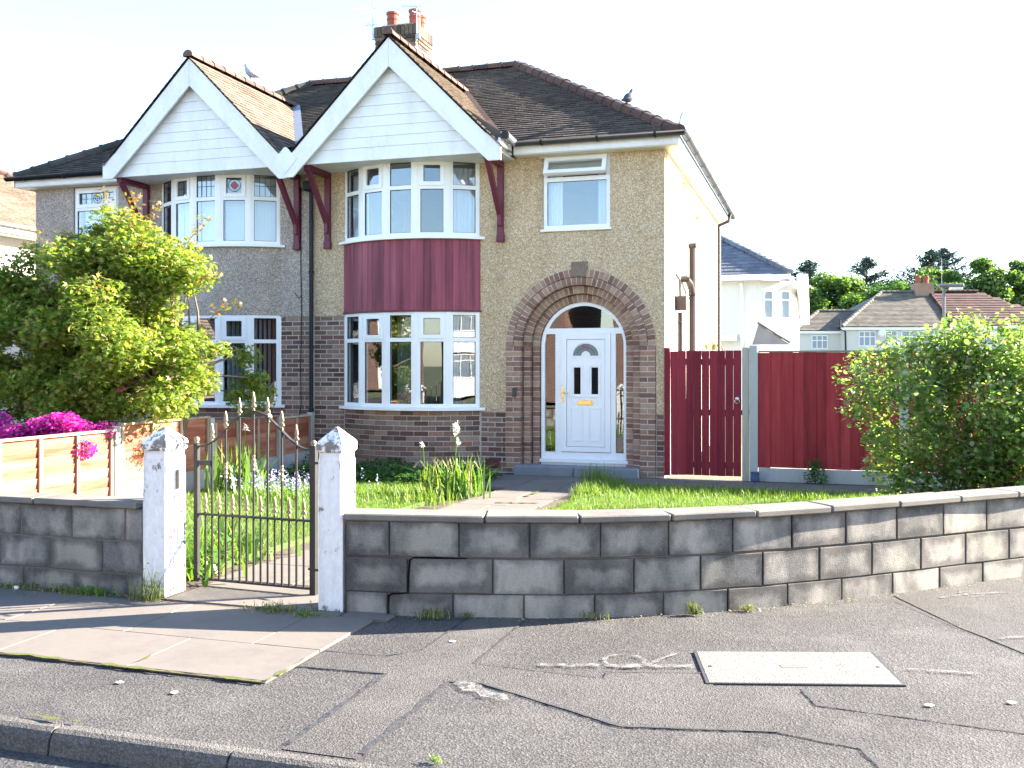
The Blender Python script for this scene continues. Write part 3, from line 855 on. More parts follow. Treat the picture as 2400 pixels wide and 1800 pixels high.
for side in (-1, 1):
    def X2(r0): return XC+side*r0
    for r_ in range(nrow):
        z = .02+h*(r_+.5)
        if r_ % 2:
            bricks1.append(((.228, .2, h-.01), T(X2(1.0165), -.018+.1, z), 'arch_brick'))
        else:
            for c in (1.075, .956): bricks1.append(((.11, .2, h-.01), T(X2(c), -.018+.1+random.uniform(-.002,.002), z), 'arch_brick'))
        bricks1.append(((.112, .2, h-.01), T(X2(.836), .1+.1+random.uniform(-.002,.002), z), 'arch_brick'))
        bricks1.append(((.11, .2, h-.01), T(X2(.717), .2+.1+random.uniform(-.002,.002), z), 'arch_brick'))
    for (ro, ri, y0) in ((1.128,.908,-.018), (.885,.79,.1), (.766,.672,.2)):
        a, b = sorted((X2(ro), X2(ri)))
        mort.box(a, b, y0+.0035, y0+.19, .012, 1.915)
mort.build('arch_mortar', MT['mortar'], house)
MB().prism([(-1.375,3.157),(-1.375,3.05),(-1.355,3.05),(-1.345,2.94),(-1.165,2.94),(-1.155,3.05),(-1.135,3.05),(-1.135,3.157)], -.035, .15, 'y').build('keystone', plain('keystone_stone', (.2,.15,.115), .9, 0, .2, .35, 18), house)
lay(bricks1, house, 250)

# door and its arched frame
YD = .245
DX = -1.25
def arch_outline(r, z0, n=28):
    return [(DX-r, z0)]+[(DX-r*math.cos(math.pi*i/n), ZC+r*math.sin(math.pi*i/n)) for i in range(n+1)]+[(DX+r, z0)]
o_, i_ = arch_outline(.662, .22), arch_outline(.605, .22)
mb = MB()
n_ = len(o_)
vs_ = [(x, YD, z) for x, z in o_]+[(x, YD, z) for x, z in i_]+[(x, YD+.08, z) for x, z in o_]+[(x, YD+.08, z) for x, z in i_]
fs = []
for i in range(n_-1):
    fs += [(i, i+1, n_+i+1, n_+i), (n_+i, n_+i+1, 3*n_+i+1, 3*n_+i), (2*n_+i+1, 2*n_+i, 3*n_+i, 3*n_+i+1)]
mb.add(vs_, fs)
mb.box(DX-.605, DX+.605, YD+.002, YD+.078, 2.105, 2.19)
mb.box(-1.69, -1.6, YD+.003, YD+.076, .3, 2.105).box(-.84, -.765, YD+.003, YD+.076, .3, 2.105)
mb.box(DX-.604, DX+.604, YD+.004, YD+.08, .22, .325)
dfr = mb.build('door_frame', MT['upvc'], house)
MB().box(DX-.675, DX+.675, YD-.05, YD+.09, .172, .218).box(DX-.66, DX+.66, YD-.01, YD+.08, .1, .172).build('door_sill', MT['upvc'], house)
arcx = lambda z: math.sqrt(.603**2-max(0, z-ZC)**2)
zs_ = [.327, 1.2, 1.92, 1.98, 2.04, 2.103]
MB().prism([(DX-arcx(z), z) for z in zs_]+[(-1.692, 2.103), (-1.692, .327)], YD+.035, YD+.041, 'y').build('side_light', MT['glass_dark'], dfr)
MB().prism([(DX+arcx(z), z) for z in zs_][::-1]+[(-.763, .327), (-.763, 2.103)], YD+.035, YD+.041, 'y').build('side_light', MT['glass_dark'], dfr)
a0 = math.asin((2.192-ZC)/.603)
fan = [(DX-.603*math.cos(a0+(math.pi-2*a0)*i/24), ZC+.603*math.sin(a0+(math.pi-2*a0)*i/24)) for i in range(25)]
MB().prism(fan, YD+.035, YD+.041, 'y').build('fan_light', MT['glass_dark'], dfr)
mb = MB()
mb.box(-1.598, -1.515, YD-.012, YD+.06, .335, 2.103).box(-.925, -.842, YD-.012, YD+.06, .335, 2.103).box(-1.515, -.925, YD-.012, YD+.06, 2.025, 2.103).box(-1.515, -.925, YD-.012, YD+.06, .335, .41)
door = mb.build('front_door', MT['upvc'], house)
# leaf with openings filled by glass, mouldings
mb = MB()
LX0, LX1, LZ0, LZ1 = -1.509, -.931, .416, 2.019
g1 = (-1.405, -1.3, 1.2, 1.6); g2 = (-1.135, -1.03, 1.2, 1.6)
yl0, yl1 = YD+.0, YD+.045
mb.box(LX0, LX1, yl0, yl1, LZ0, 1.2)
for a, b in ((LX0, g1[0]), (g1[1], g2[0]), (g2[1], LX1)): mb.box(a, b, yl0, yl1, 1.2, 1.6)
mb.box(LX0, LX1, yl0, yl1, 1.6, LZ1)
leaf = mb.build('door_leaf', MT['upvc'], door)
MB().box(LX0-.005, LX1+.005, yl1-.01, yl1+.004, LZ0-.005, LZ1+.005).build('door_gasket', MT['rubber'], door)
def mould(x0, x1, z0, z1, w=.018):
    mb = MB()
    mb.prism([(x0,z0),(x1,z0),(x1,z0+w),(x0,z0+w)], yl0-.012, yl0-.0005, 'y').prism([(x0,z1-w),(x1,z1-w),(x1,z1),(x0,z1)], yl0-.012, yl0-.0005, 'y')
    mb.box(x0, x0+w, yl0-.0115, yl0-.0005, z0+w, z1-w).box(x1-w, x1, yl0-.0115, yl0-.0005, z0+w, z1-w)
    return mb.build('door_moulding', MT['upvc'], door)
mould(-1.446, -1.26, 1.155, 1.642); mould(-1.175, -.99, 1.155, 1.642)
mould(-1.455, -1.262, .5, .998); mould(-1.172, -.985, .5, .998)
for g in (g1, g2): MB().box(g[0], g[1], YD+.02, YD+.026, g[2], g[3]).build('door_glass', MT['glass_dark'], door)
fx, fz = -1.218, 1.775
def fanpts(ro, ri, n=16): return [(fx+ro*math.cos(math.pi*i/n), fz+.0+ro*.93*math.sin(math.pi*i/n)) for i in range(n+1)]+[(fx+ri*math.cos(math.pi*i/n), fz+ri*math.sin(math.pi*i/n)) for i in range(n, -1, -1)]
MB().prism(fanpts(.225, .196), yl0-.014, yl0-.0005, 'y').prism(fanpts(.07, .045), yl0-.0135, yl0-.0006, 'y').box(fx-.225, fx-.045, yl0-.0125, yl0-.0005, fz-.025, fz).box(fx+.045, fx+.225, yl0-.0125, yl0-.0005, fz-.025, fz).build('door_moulding', MT['upvc'], door)
MB().prism(fanpts(.196, .07), yl0-.004, yl0-.001, 'y').build('number_light', plain('number_glass', (.2,.21,.22), .08, 0, .6), door)
tc = bpy.data.curves.new('number', 'FONT'); tc.body = '96'; tc.size = .12; tc.align_x = 'CENTER'; tc.extrude = .0008
to = bpy.data.objects.new('number_tmp', tc)
tme = bpy.data.meshes.new_from_object(to)
bpy.data.objects.remove(to)
tme.materials.clear(); tme.materials.append(MT['print'])
no = bpy.data.objects.new('house_number', tme); COL.objects.link(no); put_parent(no, door)
no.location = (fx, yl0-.0055, fz+.092); no.rotation_euler = (R(90), 0, 0)
mb = MB()
for sx in (-1, 1):
    for k in range(4):
        a = R(25+k*14)
        cxx, czz = fx+sx*.14*math.cos(a), fz+.14*math.sin(a)*.9
        mb.prism([(cxx+.011*math.cos(t), czz+.015*math.sin(t)) for t in np.linspace(0, 2*math.pi, 7)[:-1]], yl0-.0055, yl0-.0045, 'y')
tag(mb.build('leaf_print', plain('print_green', (.06,.14,.07), .5), door), kind='stuff')
lb = MB().cbox((-1.228, yl0-.006, 1.075), (.235, .012, .07), .004).build('letter_box', MT['brass'], door)
MB().cbox((-1.228, yl0-.0135, 1.077), (.2, .006, .045), .002).build('letter_flap', MT['brass'], lb)
hn = MB().cbox((-1.575, YD-.018, 1.19), (.032, .01, .235), .004).build('handle_plate', MT['brass'], door)
MB().tube([(-1.575,YD-.02,1.215),(-1.575,YD-.055,1.215),(-1.56,YD-.062,1.215),(-1.475,YD-.06,1.212)], .008, 8).build('lever', MT['brass'], hn)
MB().lathe([(.006,0),(.006,.004)], (0,0,0), 8).build('key_cylinder', MT['iron'], hn).matrix_basis = T(-1.575, YD-.024, 1.13) @ RX(R(90))
MB().cbox((-2.253, -.03, 1.229), (.062, .026, .135), .006).build('door_bell', MT['bell'], house)
st = MB()
st.cbox((-1.75, -.07, .075), (.9, .36, .145), .01).cbox((-.82, -.07, .073), (.94, .36, .145), .01)
st.each('door_step', MT['step'], house)
MB().box(DX-.66, DX+.66, .12, .3, 0, .1).build('threshold', MT['step'], house)

# first floor window: bottom pane fixed, top light swung open
WX0, WX1, WZ0, WZ1, WT = -1.815, -.805, 3.655, 4.735, 4.40
mb = MB(); F = (Vector((WX0, .03, 0)), Vector((1,0,0)), Vector((0,-1,0))); w = WX1-WX0
mb.lbox(F, 0, .055, -.07, 0, WZ0, WZ1).lbox(F, w-.055, w, -.07, 0, WZ0, WZ1).lbox(F, .055, w-.055, -.07, 0, WZ0, WZ0+.06).lbox(F, .055, w-.055, -.07, 0, WZ1-.05, WZ1).lbox(F, .055, w-.055, -.07, 0, WT-.035, WT+.03)
f = mb.build('window_frame', MT['upvc'], house)
MB().lbox(F, .056, w-.056, -.03, -.024, WZ0+.061, WT-.036).build('pane', MT['glass'], f)
MB().lbox(F, .055, .061, -.035, -.02, WZ0+.06, WT-.035).lbox(F, w-.061, w-.055, -.035, -.02, WZ0+.06, WT-.035).lbox(F, .061, w-.061, -.035, -.02, WZ0+.06, WZ0+.066).lbox(F, .061, w-.061, -.035, -.02, WT-.041, WT-.035).build('gasket', MT['rubber'], f)
MB().lbox(F, -.03, w+.03, -.05, .07, WZ0-.035, WZ0-.001).build('window_sill', MT['upvc'], house)
MB().lbox(F, -.06, w+.04, -.02, .035, WZ1-.012, WZ1+.004).build('window_head', MT['soffit'], house)
cs = MB()
hh = WZ1-WT-.05
def sash(mb, x0, x1, z0, z1, y0, y1):
    M_ = T((WX0+WX1)/2, -.0, WZ1-.03) @ RX(R(-27))
    b = MB(); b.box(x0, x1, y0, y1, z0, z1)
    mb.add([M_ @ Vector(p) for p in b.v], b.f)
hwv = (w-.075)/2
for q_ in ((-hwv, -hwv+.06, -hh, 0), (hwv-.06, hwv, -hh, 0), (-hwv+.06, hwv-.06, -hh, -hh+.06), (-hwv+.06, hwv-.06, -.055, 0)): sash(cs, q_[0], q_[1], q_[2], q_[3], -.03, .03)
cso = cs.build('open_casement', MT['upvc'], house)
gp = MB(); sash(gp, -hwv+.061, hwv-.061, -hh+.061, -.056, -.003, .003); gp.build('pane', MT['glass'], cso)
stv = MB()
for sx in (-1, 1):
    stv.tube([((WX0+WX1)/2+sx*(hwv-.05), .02, WT+.05), ((WX0+WX1)/2+sx*(hwv-.07), -.1, WT+.09)], .006, 5)
stv.each('window_stay', MT['chrome'], house)
for (u0, u1) in ((.06, .27), (w-.2, w-.06)):
    mb = MB(); P_ = [(WX0+u0+(u1-u0)*j/16, .14+.018*math.sin(j*1.8)) for j in range(17)]
    mb.add([(a, b, z) for a, b in P_ for z in (WZ0+.04, WZ1-.06)], [(2*j, 2*j+2, 2*j+3, 2*j+1) for j in range(16)])
    mb.build('net_curtain', MT['curtain'], house)
mb = MB(); mb.box(WX0+.03, WX1-.03, .1, .108, WT+.06, WZ1-.04); mb.build('roller_blind', MT['cream_wall'], house)

# air bricks
for (x, y, z) in ((-4.03, -.43, .165), (-2.6, -.0, .15)):
    ab = MB().cbox((x, y, z), (.215, .03, .14), .004)
    o = ab.build('air_brick', MT['terracotta'], house)
    hb = MB()
    for i in range(7):
        for j in range(4): hb.box(x-.0915+i*.027, x-.0745+i*.027, y-.0165, y-.013, z-.058+j*.03, z-.038+j*.03)
    tag(hb.build('vent_hole_shade', MT['rubber'], o), kind='stuff')  # black blocks on the face, painted shade in place of open holes

# ---- left house walls
XL = -11.15
mb = MB()
mb.box(-6.3, XP, 0, .25, 2.42, 4.82).build('render_wall', MT['render_grey'], house2)
mb = MB().box(XL, -10.34, 0, .25, 0, 4.82).box(-10.34, -9.4, 0, .25, 0, 3.64).box(-10.34, -9.4, 0, .25, 4.735, 4.82).box(-9.4, -8.5, 0, .25, 0, 4.82)
mb.build('render_wall', MT['render_grey'], house2)
MB().box(-6.3, XP-.01, .0155, .24, 0, 2.415).build('mortar_backing', MT['mortar'], house2)
MB().box(XL, XL+.25, .25, 8.45, 0, 4.82).box(XL+.25, XP-.1, 8.2, 8.45, 0, 4.82).each('side_wall', MT['render_grey'], house2)
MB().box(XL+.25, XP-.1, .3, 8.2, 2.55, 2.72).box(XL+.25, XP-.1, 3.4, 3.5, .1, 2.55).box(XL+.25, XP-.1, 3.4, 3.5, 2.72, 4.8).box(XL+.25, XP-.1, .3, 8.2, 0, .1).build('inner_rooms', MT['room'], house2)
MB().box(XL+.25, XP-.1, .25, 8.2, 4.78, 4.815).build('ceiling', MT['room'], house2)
bay(house2, -7.38, 'left')
arc_bricks(bricks2, -7.38, .02, .945)
flat_bricks(bricks2, -6.26, XP-.01, .02, 2.415)
lay(bricks2, house2, 300)
f = window_unit(house2, Vector((-10.33, .03, 0)), Vector((1,0,0)), Vector((0,-1,0)), .92, 3.66, 4.73, 4.36, True, lead=6)
MB().box(-10.37, -9.37, -.05, .02, 3.615, 3.655).build('window_sill', MT['upvc'], house2)
MB().box(-10.25, -9.45, .2, .21, 3.7, 4.7).build('net_curtain', MT['blind'], house2)
c = Vector((-9.87, .046, 4.535))
MB().tube([c+Vector((.085*math.cos(t), 0, .085*math.sin(t))) for t in np.linspace(0, 2*math.pi, 15)], .005, 4).tube([c+Vector((.045*math.cos(t), 0, .045*math.sin(t))) for t in np.linspace(0, 2*math.pi, 11)], .005, 4).build('leading', MT['lead_line'], f)

# ---- roofs
def tiles(mb, P0, U, V, inside, ur, vr, gauge=.105, tw=.168, th=.016, ragged=.006):
    Nn = U.cross(V).normalized()
    nr = int((vr[1]-vr[0])/gauge)
    for r_ in range(nr):
        v = vr[0]+r_*gauge
        u = ur[0]-(tw/2 if r_ % 2 else 0)
        while u < ur[1]:
            ua, ub = max(u, ur[0]), min(u+tw, ur[1])
            if ub-ua > .03 and inside((ua+ub)/2, v+gauge*.5):
                jl = random.uniform(-ragged, ragged); lift = th+random.uniform(0, .005)
                a = P0+U*(ua+.002)+V*(v+jl); b = P0+U*(ub-.003)+V*(v+jl+random.uniform(-.003,.003))
                c = P0+U*(ub-.003)+V*(v+gauge*1.6); d = P0+U*(ua+.002)+V*(v+gauge*1.6)
                a1, b1 = a+Nn*(lift+th), b+Nn*(lift+th)
                c1, d1 = c+Nn*.004, d+Nn*.004
                mb.add([a, b, a1, b1, c1, d1], [(2,3,4,5), (0,1,3,2), (0,2,5), (1,4,3)])
            u += tw
_rid = {}
def ridge_run(A, B, parent, mat='ridge', r=.115, n=None, L=.33, name='ridge_tile'):
    A, B = Vector(A), Vector(B); d = B-A; ln = d.length
    n = n or max(1, int(round(ln/(L*.92)))); stp = ln/n
    key = (round(stp, 3), r, mat)
    if key not in _rid:
        mb = MB(); prof = []
        for (xx, rr) in ((0, r*1.12), (.05, r*1.12), (.052, r), (stp+.03, r*.97)):
            prof.append((xx, rr))
        vs_ = []; k = 7
        for xx, rr in prof:
            for i in range(k):
                t = math.pi*(-.08+1.16*i/(k-1))
                vs_.append((xx, rr*math.cos(t), rr*math.sin(t)*.92))
        fs = [(j*k+i, j*k+i+1, (j+1)*k+i+1, (j+1)*k+i) for j in range(len(prof)-1) for i in range(k-1)]
        fs.append(tuple(range(k))); fs.append(tuple(range((len(prof)-1)*k, len(prof)*k))[::-1])
        mb.add(vs_, fs)
        me = bpy.data.meshes.new(name); me.from_pydata(mb.v, [], mb.f); me.update(); me.materials.append(MT[mat])
        _rid[key] = me
    xh = d.normalized(); zh = (Vector((0,0,1))-xh*xh.z).normalized(); yh = zh.cross(xh)
    for i in range(n):
        o = bpy.data.objects.new(name, _rid[key]); COL.objects.link(o); put_parent(o, parent)
        p = A+xh*(stp*i)
        rm = Matrix((xh, yh, zh)).transposed() @ Matrix.Rotation(random.uniform(-.03, .03), 3, 'X')
        o.rotation_mode = 'QUATERNION'; o.rotation_quaternion = rm.to_quaternion()
        o.location = p+zh*random.uniform(-.006, .006)

GA, GP, GF = 6.5, R(45), -.87        # gable apex height, pitch, front of the verge
def ymain(z): return YE+(z-ZE)/math.tan(PIT)
def main_roof(parent, side, gx, tmat):
    # side +1: right house (hip at its right), -1: left house
    xe = .25 if side > 0 else XL-.25
    xr = XR_ if side > 0 else XL-.25+3.62
    Vv = Vector((0, math.cos(PIT), math.sin(PIT)))
    slen = (YR-YE)/math.cos(PIT)
    dk = MB()
    yb = 7.95
    dk.add([(xe,YE,ZE-.02),(XP,YE,ZE-.02),(XP,YR,ZR-.02),(xr,YR,ZR-.02),(xe,yb,ZE-.02),(XP,yb,ZE-.02)],
           [(0,1,2,3),(0,3,4),(4,3,2,5)])
    dk.build('roof', MT['tile'] if side > 0 else MT['tile_shaded'], parent)
    def inside(u, v):
        y = YE+v*math.cos(PIT); z = ZE+v*math.sin(PIT); xx = u
        t = (y-YE)/(YR-YE)
        xh = xe+(xr-xe)*t
        if side > 0 and (xx > xh or xx < XP): return False
        if side < 0 and (xx < xh or xx > XP): return False
        for g in (-3.95, -7.38):
            if GA-abs(xx-g)*math.tan(GP) > z+.06 and z < GA: return False
        return True
    mb = MB()
    tiles(mb, Vector((0, YE, ZE)), Vector((1,0,0)), Vv, inside, (min(xe, XP), max(xe, XP)), (-.04, slen))
    tag(mb.build('roof_tiles', MT[tmat], parent), kind='stuff')
    ridge_run((xe-.02*side, YE+.02, ZE+.03), (xr, YR, ZR+.03), parent, 'ridge' if side > 0 else 'tile_shaded', .108, None, .33, 'hip_tile')
    ridge_run((xr, YR, ZR+.03), (XP, YR, ZR+.03), parent, 'ridge', .1)
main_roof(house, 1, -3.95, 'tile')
main_roof(house2, -1, -7.38, 'tile_shaded')

def gable(parent, gx, outer, tmat):
    # outer: +1 when the free end is on the right, -1 on the left
    hx_out = 1.72 if outer > 0 else 1.62
    for s in (1, -1):
        half = hx_out if s == outer else abs(XP-gx)
        Vv = Vector((-s*math.cos(GP), 0, math.sin(GP)))
        P0 = Vector((gx+s*half, GF, GA-half*math.tan(GP)))
        U = Vector((0, 1, 0)) if s > 0 else Vector((0, -1, 0))
        if s < 0: P0 = P0+Vector((0, 0, 0))
        slen = half/math.cos(GP)
        def inside(u, v, s=s, P0=P0, Vv=Vv):
            y = GF+u if s > 0 else GF-u
            z = P0.z+v*math.sin(GP)
            return y < ymain(z)+.12
        mb = MB()
        if s > 0: tiles(mb, P0, U, Vv, inside, (0, 4), (-.05 if s == outer else .14, slen-.02), th=.012)
        else:
            # tiles on the far slope: run along -Y so that the normal points outwards
            tiles(mb, P0, U, Vv, inside, (-4, -.0001), (.0 if s == outer else .14, slen-.02), th=.005)
        tag(mb.build('gable_tiles', MT[tmat] if s > 0 else MT['tile_shaded'], parent), kind='stuff')  # sunward slope takes the lit tile copy, far slope the shaded one
        dk = MB()
        yb0, yb1 = ymain(P0.z)+.3, ymain(GA)+.3
        A_, B_ = (P0.x, GF+.02, P0.z-.015), (gx, GF+.02, GA-.015)
        dk.add([A_, B_, (gx, yb1, GA-.015), (P0.x, yb0, P0.z-.015)], [(0,1,2,3)])
        dk.build('roof', MT['tile_shaded'], parent)
    ridge_run((gx, GF-.01, GA+.03), (gx, ymain(GA)+.05, GA+.03), parent, 'ridge', .08, None, .33)
    # barge boards
    bh = .4
    for s in (1, -1):
        if s == outer:
            half = hx_out
            pts = [(gx, GA-.03), (gx+s*(half-.22), GA-.03-(half-.22)), (gx+s*(half+.02), GA-.03-half+.06), (gx+s*(half+.02), GA-half-.22), (gx+s*(half-.17), GA-half-.22), (gx, GA-.03-bh-.02)]
        else:
            half = abs(XP-gx)-.001
            pts = [(gx, GA-.03), (gx+s*half, GA-.03-half), (gx+s*half, GA-.03-half-.26), (gx+s*(half-.12), GA-.03-half-.26), (gx, GA-.03-bh-.02)]
        if s > 0: pts = pts[::-1]
        MB().prism([(a+(.002*s if a == gx else 0), b) for a, b in pts], GF+.03, GF+.065, 'y').build('barge_board', MT['barge'], parent)
    # gable cladding boards
    zb = 4.745
    nb = 9; bhh = .155
    z = zb
    while True:
        z1 = z+bhh
        ha = min(GA-.26-z, 1.66); hb = GA-.26-z1
        xa0, xa1 = gx-min(ha, abs(XP-gx)-.02) if outer > 0 else gx-min(ha, hx_out-.06), gx+min(ha, hx_out-.06) if outer > 0 else gx+min(ha, abs(XP-gx)-.02)
        if ha < .04: break
        if hb < .02:
            pts = [(xa0, z), (xa1, z), (gx, GA-.26)]
        else:
            pts = [(xa0, z), (xa1, z), (min(gx+hb, xa1), z1-.003), (max(gx-hb, xa0), z1-.003)]
        n = len(pts)
        v = [(a, GF+.16, b) for a, b in pts]; 
        v = [(a, GF+.151 if b == z else GF+.157, b) for a, b in pts]+[(a, GF+.19, b) for a, b in pts]
        fs = [tuple(range(n)), tuple(range(2*n-1, n-1, -1))]+[(i, i+n, (i+1) % n+n, (i+1) % n) for i in range(n)]
        MB().add(v, fs).build('cladding_board', MT['barge'], parent)
        z = z1
    L_, R_ = (XP+.03, gx+hx_out-.03) if outer > 0 else (gx-hx_out+.03, XP-.03)
    MB().prism([(L_,4.72),(R_,4.72),(gx+(GA-.3-4.74) if False else R_,5.0),(gx,GA-.3),(L_,5.0)], GF+.2, GF+.23, 'y').build('gable_backing', MT['room'], parent)
    MB().box(L_, R_, GF+.135, GF+.16, 4.7, 4.744).box(L_, R_, GF+.16, -.002, 4.705, 4.74).build('soffit', MT['barge'], parent)
    # cheek between gable front and the house eaves
    xo = gx+outer*hx_out
    MB().box(min(xo-.03*outer, xo), max(xo-.03*outer, xo), GF+.07, -.23, 4.742, 4.885).build('eaves_return', MT['barge'], parent)
    if outer > 0:
        # gutter along the gable's outer eave
        MB().tube([(xo+.06, GF+.15, 4.93), (xo+.06, -.33, 4.905)], .055, 10).build('gutter', MT['alu'], parent)
        MB().tube([(xo+.06, GF+.1, 4.93), (xo+.06, GF+.15, 4.93)], .062, 10).build('gutter_end', MT['black_plastic'], parent)
gable(house, -3.95, 1, 'tile_sunlit')
gable(house2, -7.38, -1, 'tile_sunlit')
MB().prism([(XP-.2,4.78),(XP,4.56),(XP+.2,4.78),(XP+.02,4.96),(XP-.02,4.96)], GF+.018, GF+.028, 'y').build('valley_board', MT['barge'], house)
# valley flashing
MB().add([(XP-.13,GF+.1,4.98),(XP+.13,GF+.1,4.98),(XP+.13,ymain(5.0),5.02),(XP-.13,ymain(5.0),5.02)], [(0,1,2,3)]).build('valley_flashing', MT['lead'], house)
mb = MB()
for i in range(7):
    z = 4.98+i*.22
    xg = -7.38+(GA-z); xg2 = -7.38+(GA-z-.22)
    mb.add([(xg-.02, ymain(z)-.03, z+.05), (xg+.14, ymain(z)-.03, z+.04), (xg2+.14, ymain(z+.22)-.03, z+.26), (xg2-.02, ymain(z+.22)-.03, z+.27)], [(0,1,2,3)])
mb.build('valley_flashing', MT['lead'], house2)
mb = MB()
for i in range(6):
    z = 4.98+i*.25
    xg = -3.95+(GA-z); xg2 = -3.95+(GA-z-.25)
    mb.add([(xg-.03, ymain(z)-.02, z+.055), (xg+.07, ymain(z)-.02, z+.055), (xg2+.07, ymain(z+.25)-.02, z+.305), (xg2-.03, ymain(z+.25)-.02, z+.305)], [(0,1,2,3)])
mb.build('valley_tile', MT['ridge'], house)

# fascia, soffit, gutters
def half_gutter(name, A, B, parent, mat='black_plastic', r=.058, nbr=None):
    A, B = Vector(A), Vector(B); d = (B-A); L_ = d.length; d.normalize(); s = d.cross(Vector((0,0,1)))
    mb = MB(); k = 9; vs_ = []
    for (p, rr) in ((A, r), (B, r)):
        for i in range(k):
            t = math.pi+math.pi*i/(k-1)
            vs_.append(p+s*rr*math.cos(t)+Vector((0,0,rr*math.sin(t))))
    for (p, rr) in ((A, r-.006), (B, r-.006)):
        for i in range(k):
            t = math.pi+math.pi*i/(k-1)
            vs_.append(p+s*rr*math.cos(t)+Vector((0,0,rr*math.sin(t))))
    fs = [(i, i+1, k+i+1, k+i) for i in range(k-1)]+[(2*k+i+1, 2*k+i, 3*k+i, 3*k+i+1) for i in range(k-1)]
    fs += [(0, k, 3*k, 2*k), (k-1, 3*k-1, 4*k-1, 2*k-1)]
    for o0 in (0, k):
        fs += [(o0+i, o0+i+1, 2*k+o0+i+1, 2*k+o0+i) for i in range(k-1)]
    mb.add(vs_, fs)
    g = mb.build(name, MT[mat], parent, True)
    nb = nbr or max(2, int(L_/.9))
    for i in range(nb):
        p = A+d*(L_*(i+.5)/nb)
        b = MB(); w = .018
        vs_ = []
        for q_ in (-w, w):
            for j in range(k):
                t = math.pi+math.pi*j/(k-1)
                vs_.append(p+d*q_+s*(r+.006)*math.cos(t)+Vector((0,0,(r+.006)*math.sin(t))))
        b.add(vs_, [(j, j+1, k+j+1, k+j) for j in range(k-1)])
        b.tube([p+s*(-(r+.002)), p+Vector((0,0,-r-.012)), p+s*(r)], .006, 4)
        b.build('gutter_bracket', MT[mat], g)
    return g
MB().box(-2.2, .24, -.245, -.22, 4.755, 4.885).build('fascia', MT['barge'], house)
MB().box(-2.2, .215, -.22, -.001, 4.742, 4.76).build('eaves_soffit', MT['soffit'], house)
MB().box(.215, .24, -.22, 7.95, 4.755, 4.885).build('fascia', MT['barge'], house)
MB().box(.001, .215, 0, 7.95, 4.742, 4.76).build('eaves_soffit', MT['soffit'], house)
half_gutter('gutter', (-2.16,-.32,4.915), (.33,-.32,4.915), house, r=.066, nbr=3)
half_gutter('gutter', (.305,-.37,4.915), (.305,8.05,4.9), house, nbr=9)
MB().box(XL-.24, -9.03, -.245, -.22, 4.755, 4.885).build('fascia', MT['barge'], house2)
MB().box(XL-.215, -9.03, -.22, -.001, 4.742, 4.76).box(XL-.24, XL-.215, -.245, 7.95, 4.755, 4.885).build('eaves_soffit', MT['soffit'], house2)
half_gutter('gutter', (XL-.34,-.32,4.915), (-9.02,-.32,4.915), house2, r=.066, nbr=3)

# brackets under the gables
def bracket(parent, x):
    b = MB()
    b.box(x-.045, x+.045, -.07, -.001, 3.6, 4.62).build('bracket_post', MT['maroon'], parent)
    MB().prism([(-.001,3.6),(-.07,3.6),(-.08,3.52),(-.09,3.49),(-.001,3.49)], x-.055, x+.055, 'x').build('bracket_foot', MT['maroon'], parent)
    MB().box(x-.044, x+.044, -.72, -.002, 4.62, 4.703).build('bracket_beam', MT['maroon'], parent)
    d = Vector((0,-.66,4.63))-Vector((0,-.075,3.9)); L_ = d.length; a = math.atan2(-d.y, d.z)
    m_ = T(x, (-.66-.075)/2, (4.63+3.9)/2) @ RX(a)
    MB().cbox((0,0,0), (.075, .075, L_), .006, m_).build('bracket_strut', MT['maroon'], parent)
    MB().cbox((0,0,0), (.06, .05, .2), .006, T(x, -.09, 3.83)).build('bracket_knee', MT['maroon'], parent)
bracket(house, -2.47); bracket(house, -5.37); bracket(house2, -5.92); bracket(house2, -8.8)
# downpipe and cable at the party line
dp = MB().tube([(XP+.01,-.06,4.5),(XP+.01,-.06,.02)], .036, 10).build('downpipe', MT['black_plastic'], house)
pc = MB()
for z in (3.1, 1.9, .9): pc.lathe([(.044,0),(.044,.05)], (XP+.01,-.06,z), 10)
pc.each('pipe_clip', MT['black_plastic'], dp)
MB().cbox((XP-.02,-.09,4.5), (.16,.14,.16), .02).build('hopper', MT['black_plastic'], house)
MB().tube([(-5.86,-.012,4.5),(-5.865,-.012,3.2),(-5.85,-.012,2.45),(-5.87,-.01,1.6),(-5.86,-.01,1.0),(-5.9,-.02,.75)], .008, 5).tube([(-5.86,-.012,2.75),(-5.9,-.02,2.72),(-5.97,-.02,2.8)], .007, 5).build('cable', MT['black_plastic'], house2)
# side wall pipework
MB().tube([(.09,2.5,0),(.09,2.5,3.6)], .058, 10).lathe([(.065,0),(.075,.03),(.075,.07),(.06,.08)], (.09,2.5,3.6), 10).lathe([(.066,0),(.066,.06)], (.09,2.5,2.8), 10).build('soil_pipe', MT['brown_pipe'], house)
MB().tube([(-.02,1.75,3.02),(.08,1.8,3.02),(.1,2.1,2.97),(.09,2.47,2.84)], .055, 10).build('waste_pipe', MT['brown_pipe'], house)
MB().tube([(.07,1.13,0),(.07,1.13,2.45)], .04, 8).prism([(1.02,2.7),(1.24,2.7),(1.19,2.48),(1.07,2.48)], .005, .17, 'x').tube([(.07,1.15,2.6),(.06,1.14,2.95),(.0,1.1,3.05)], .022, 6).build('hopper_pipe', MT['brown_pipe'], house)
MB().tube([(.3,7.3,4.85),(.28,7.25,4.7),(.08,7.25,4.62),(.07,7.25,4.5),(.07,7.25,0)], .036, 8).build('downpipe', MT['brown_pipe'], house)
for (y, z) in ((1.9, 2.62), (2.3, 2.75), (1.02, 2.3)): MB().tube([(0,y,z),(.09,y+.05,z)], .012, 5).build('pipe_stub', MT['brown_pipe'], house)
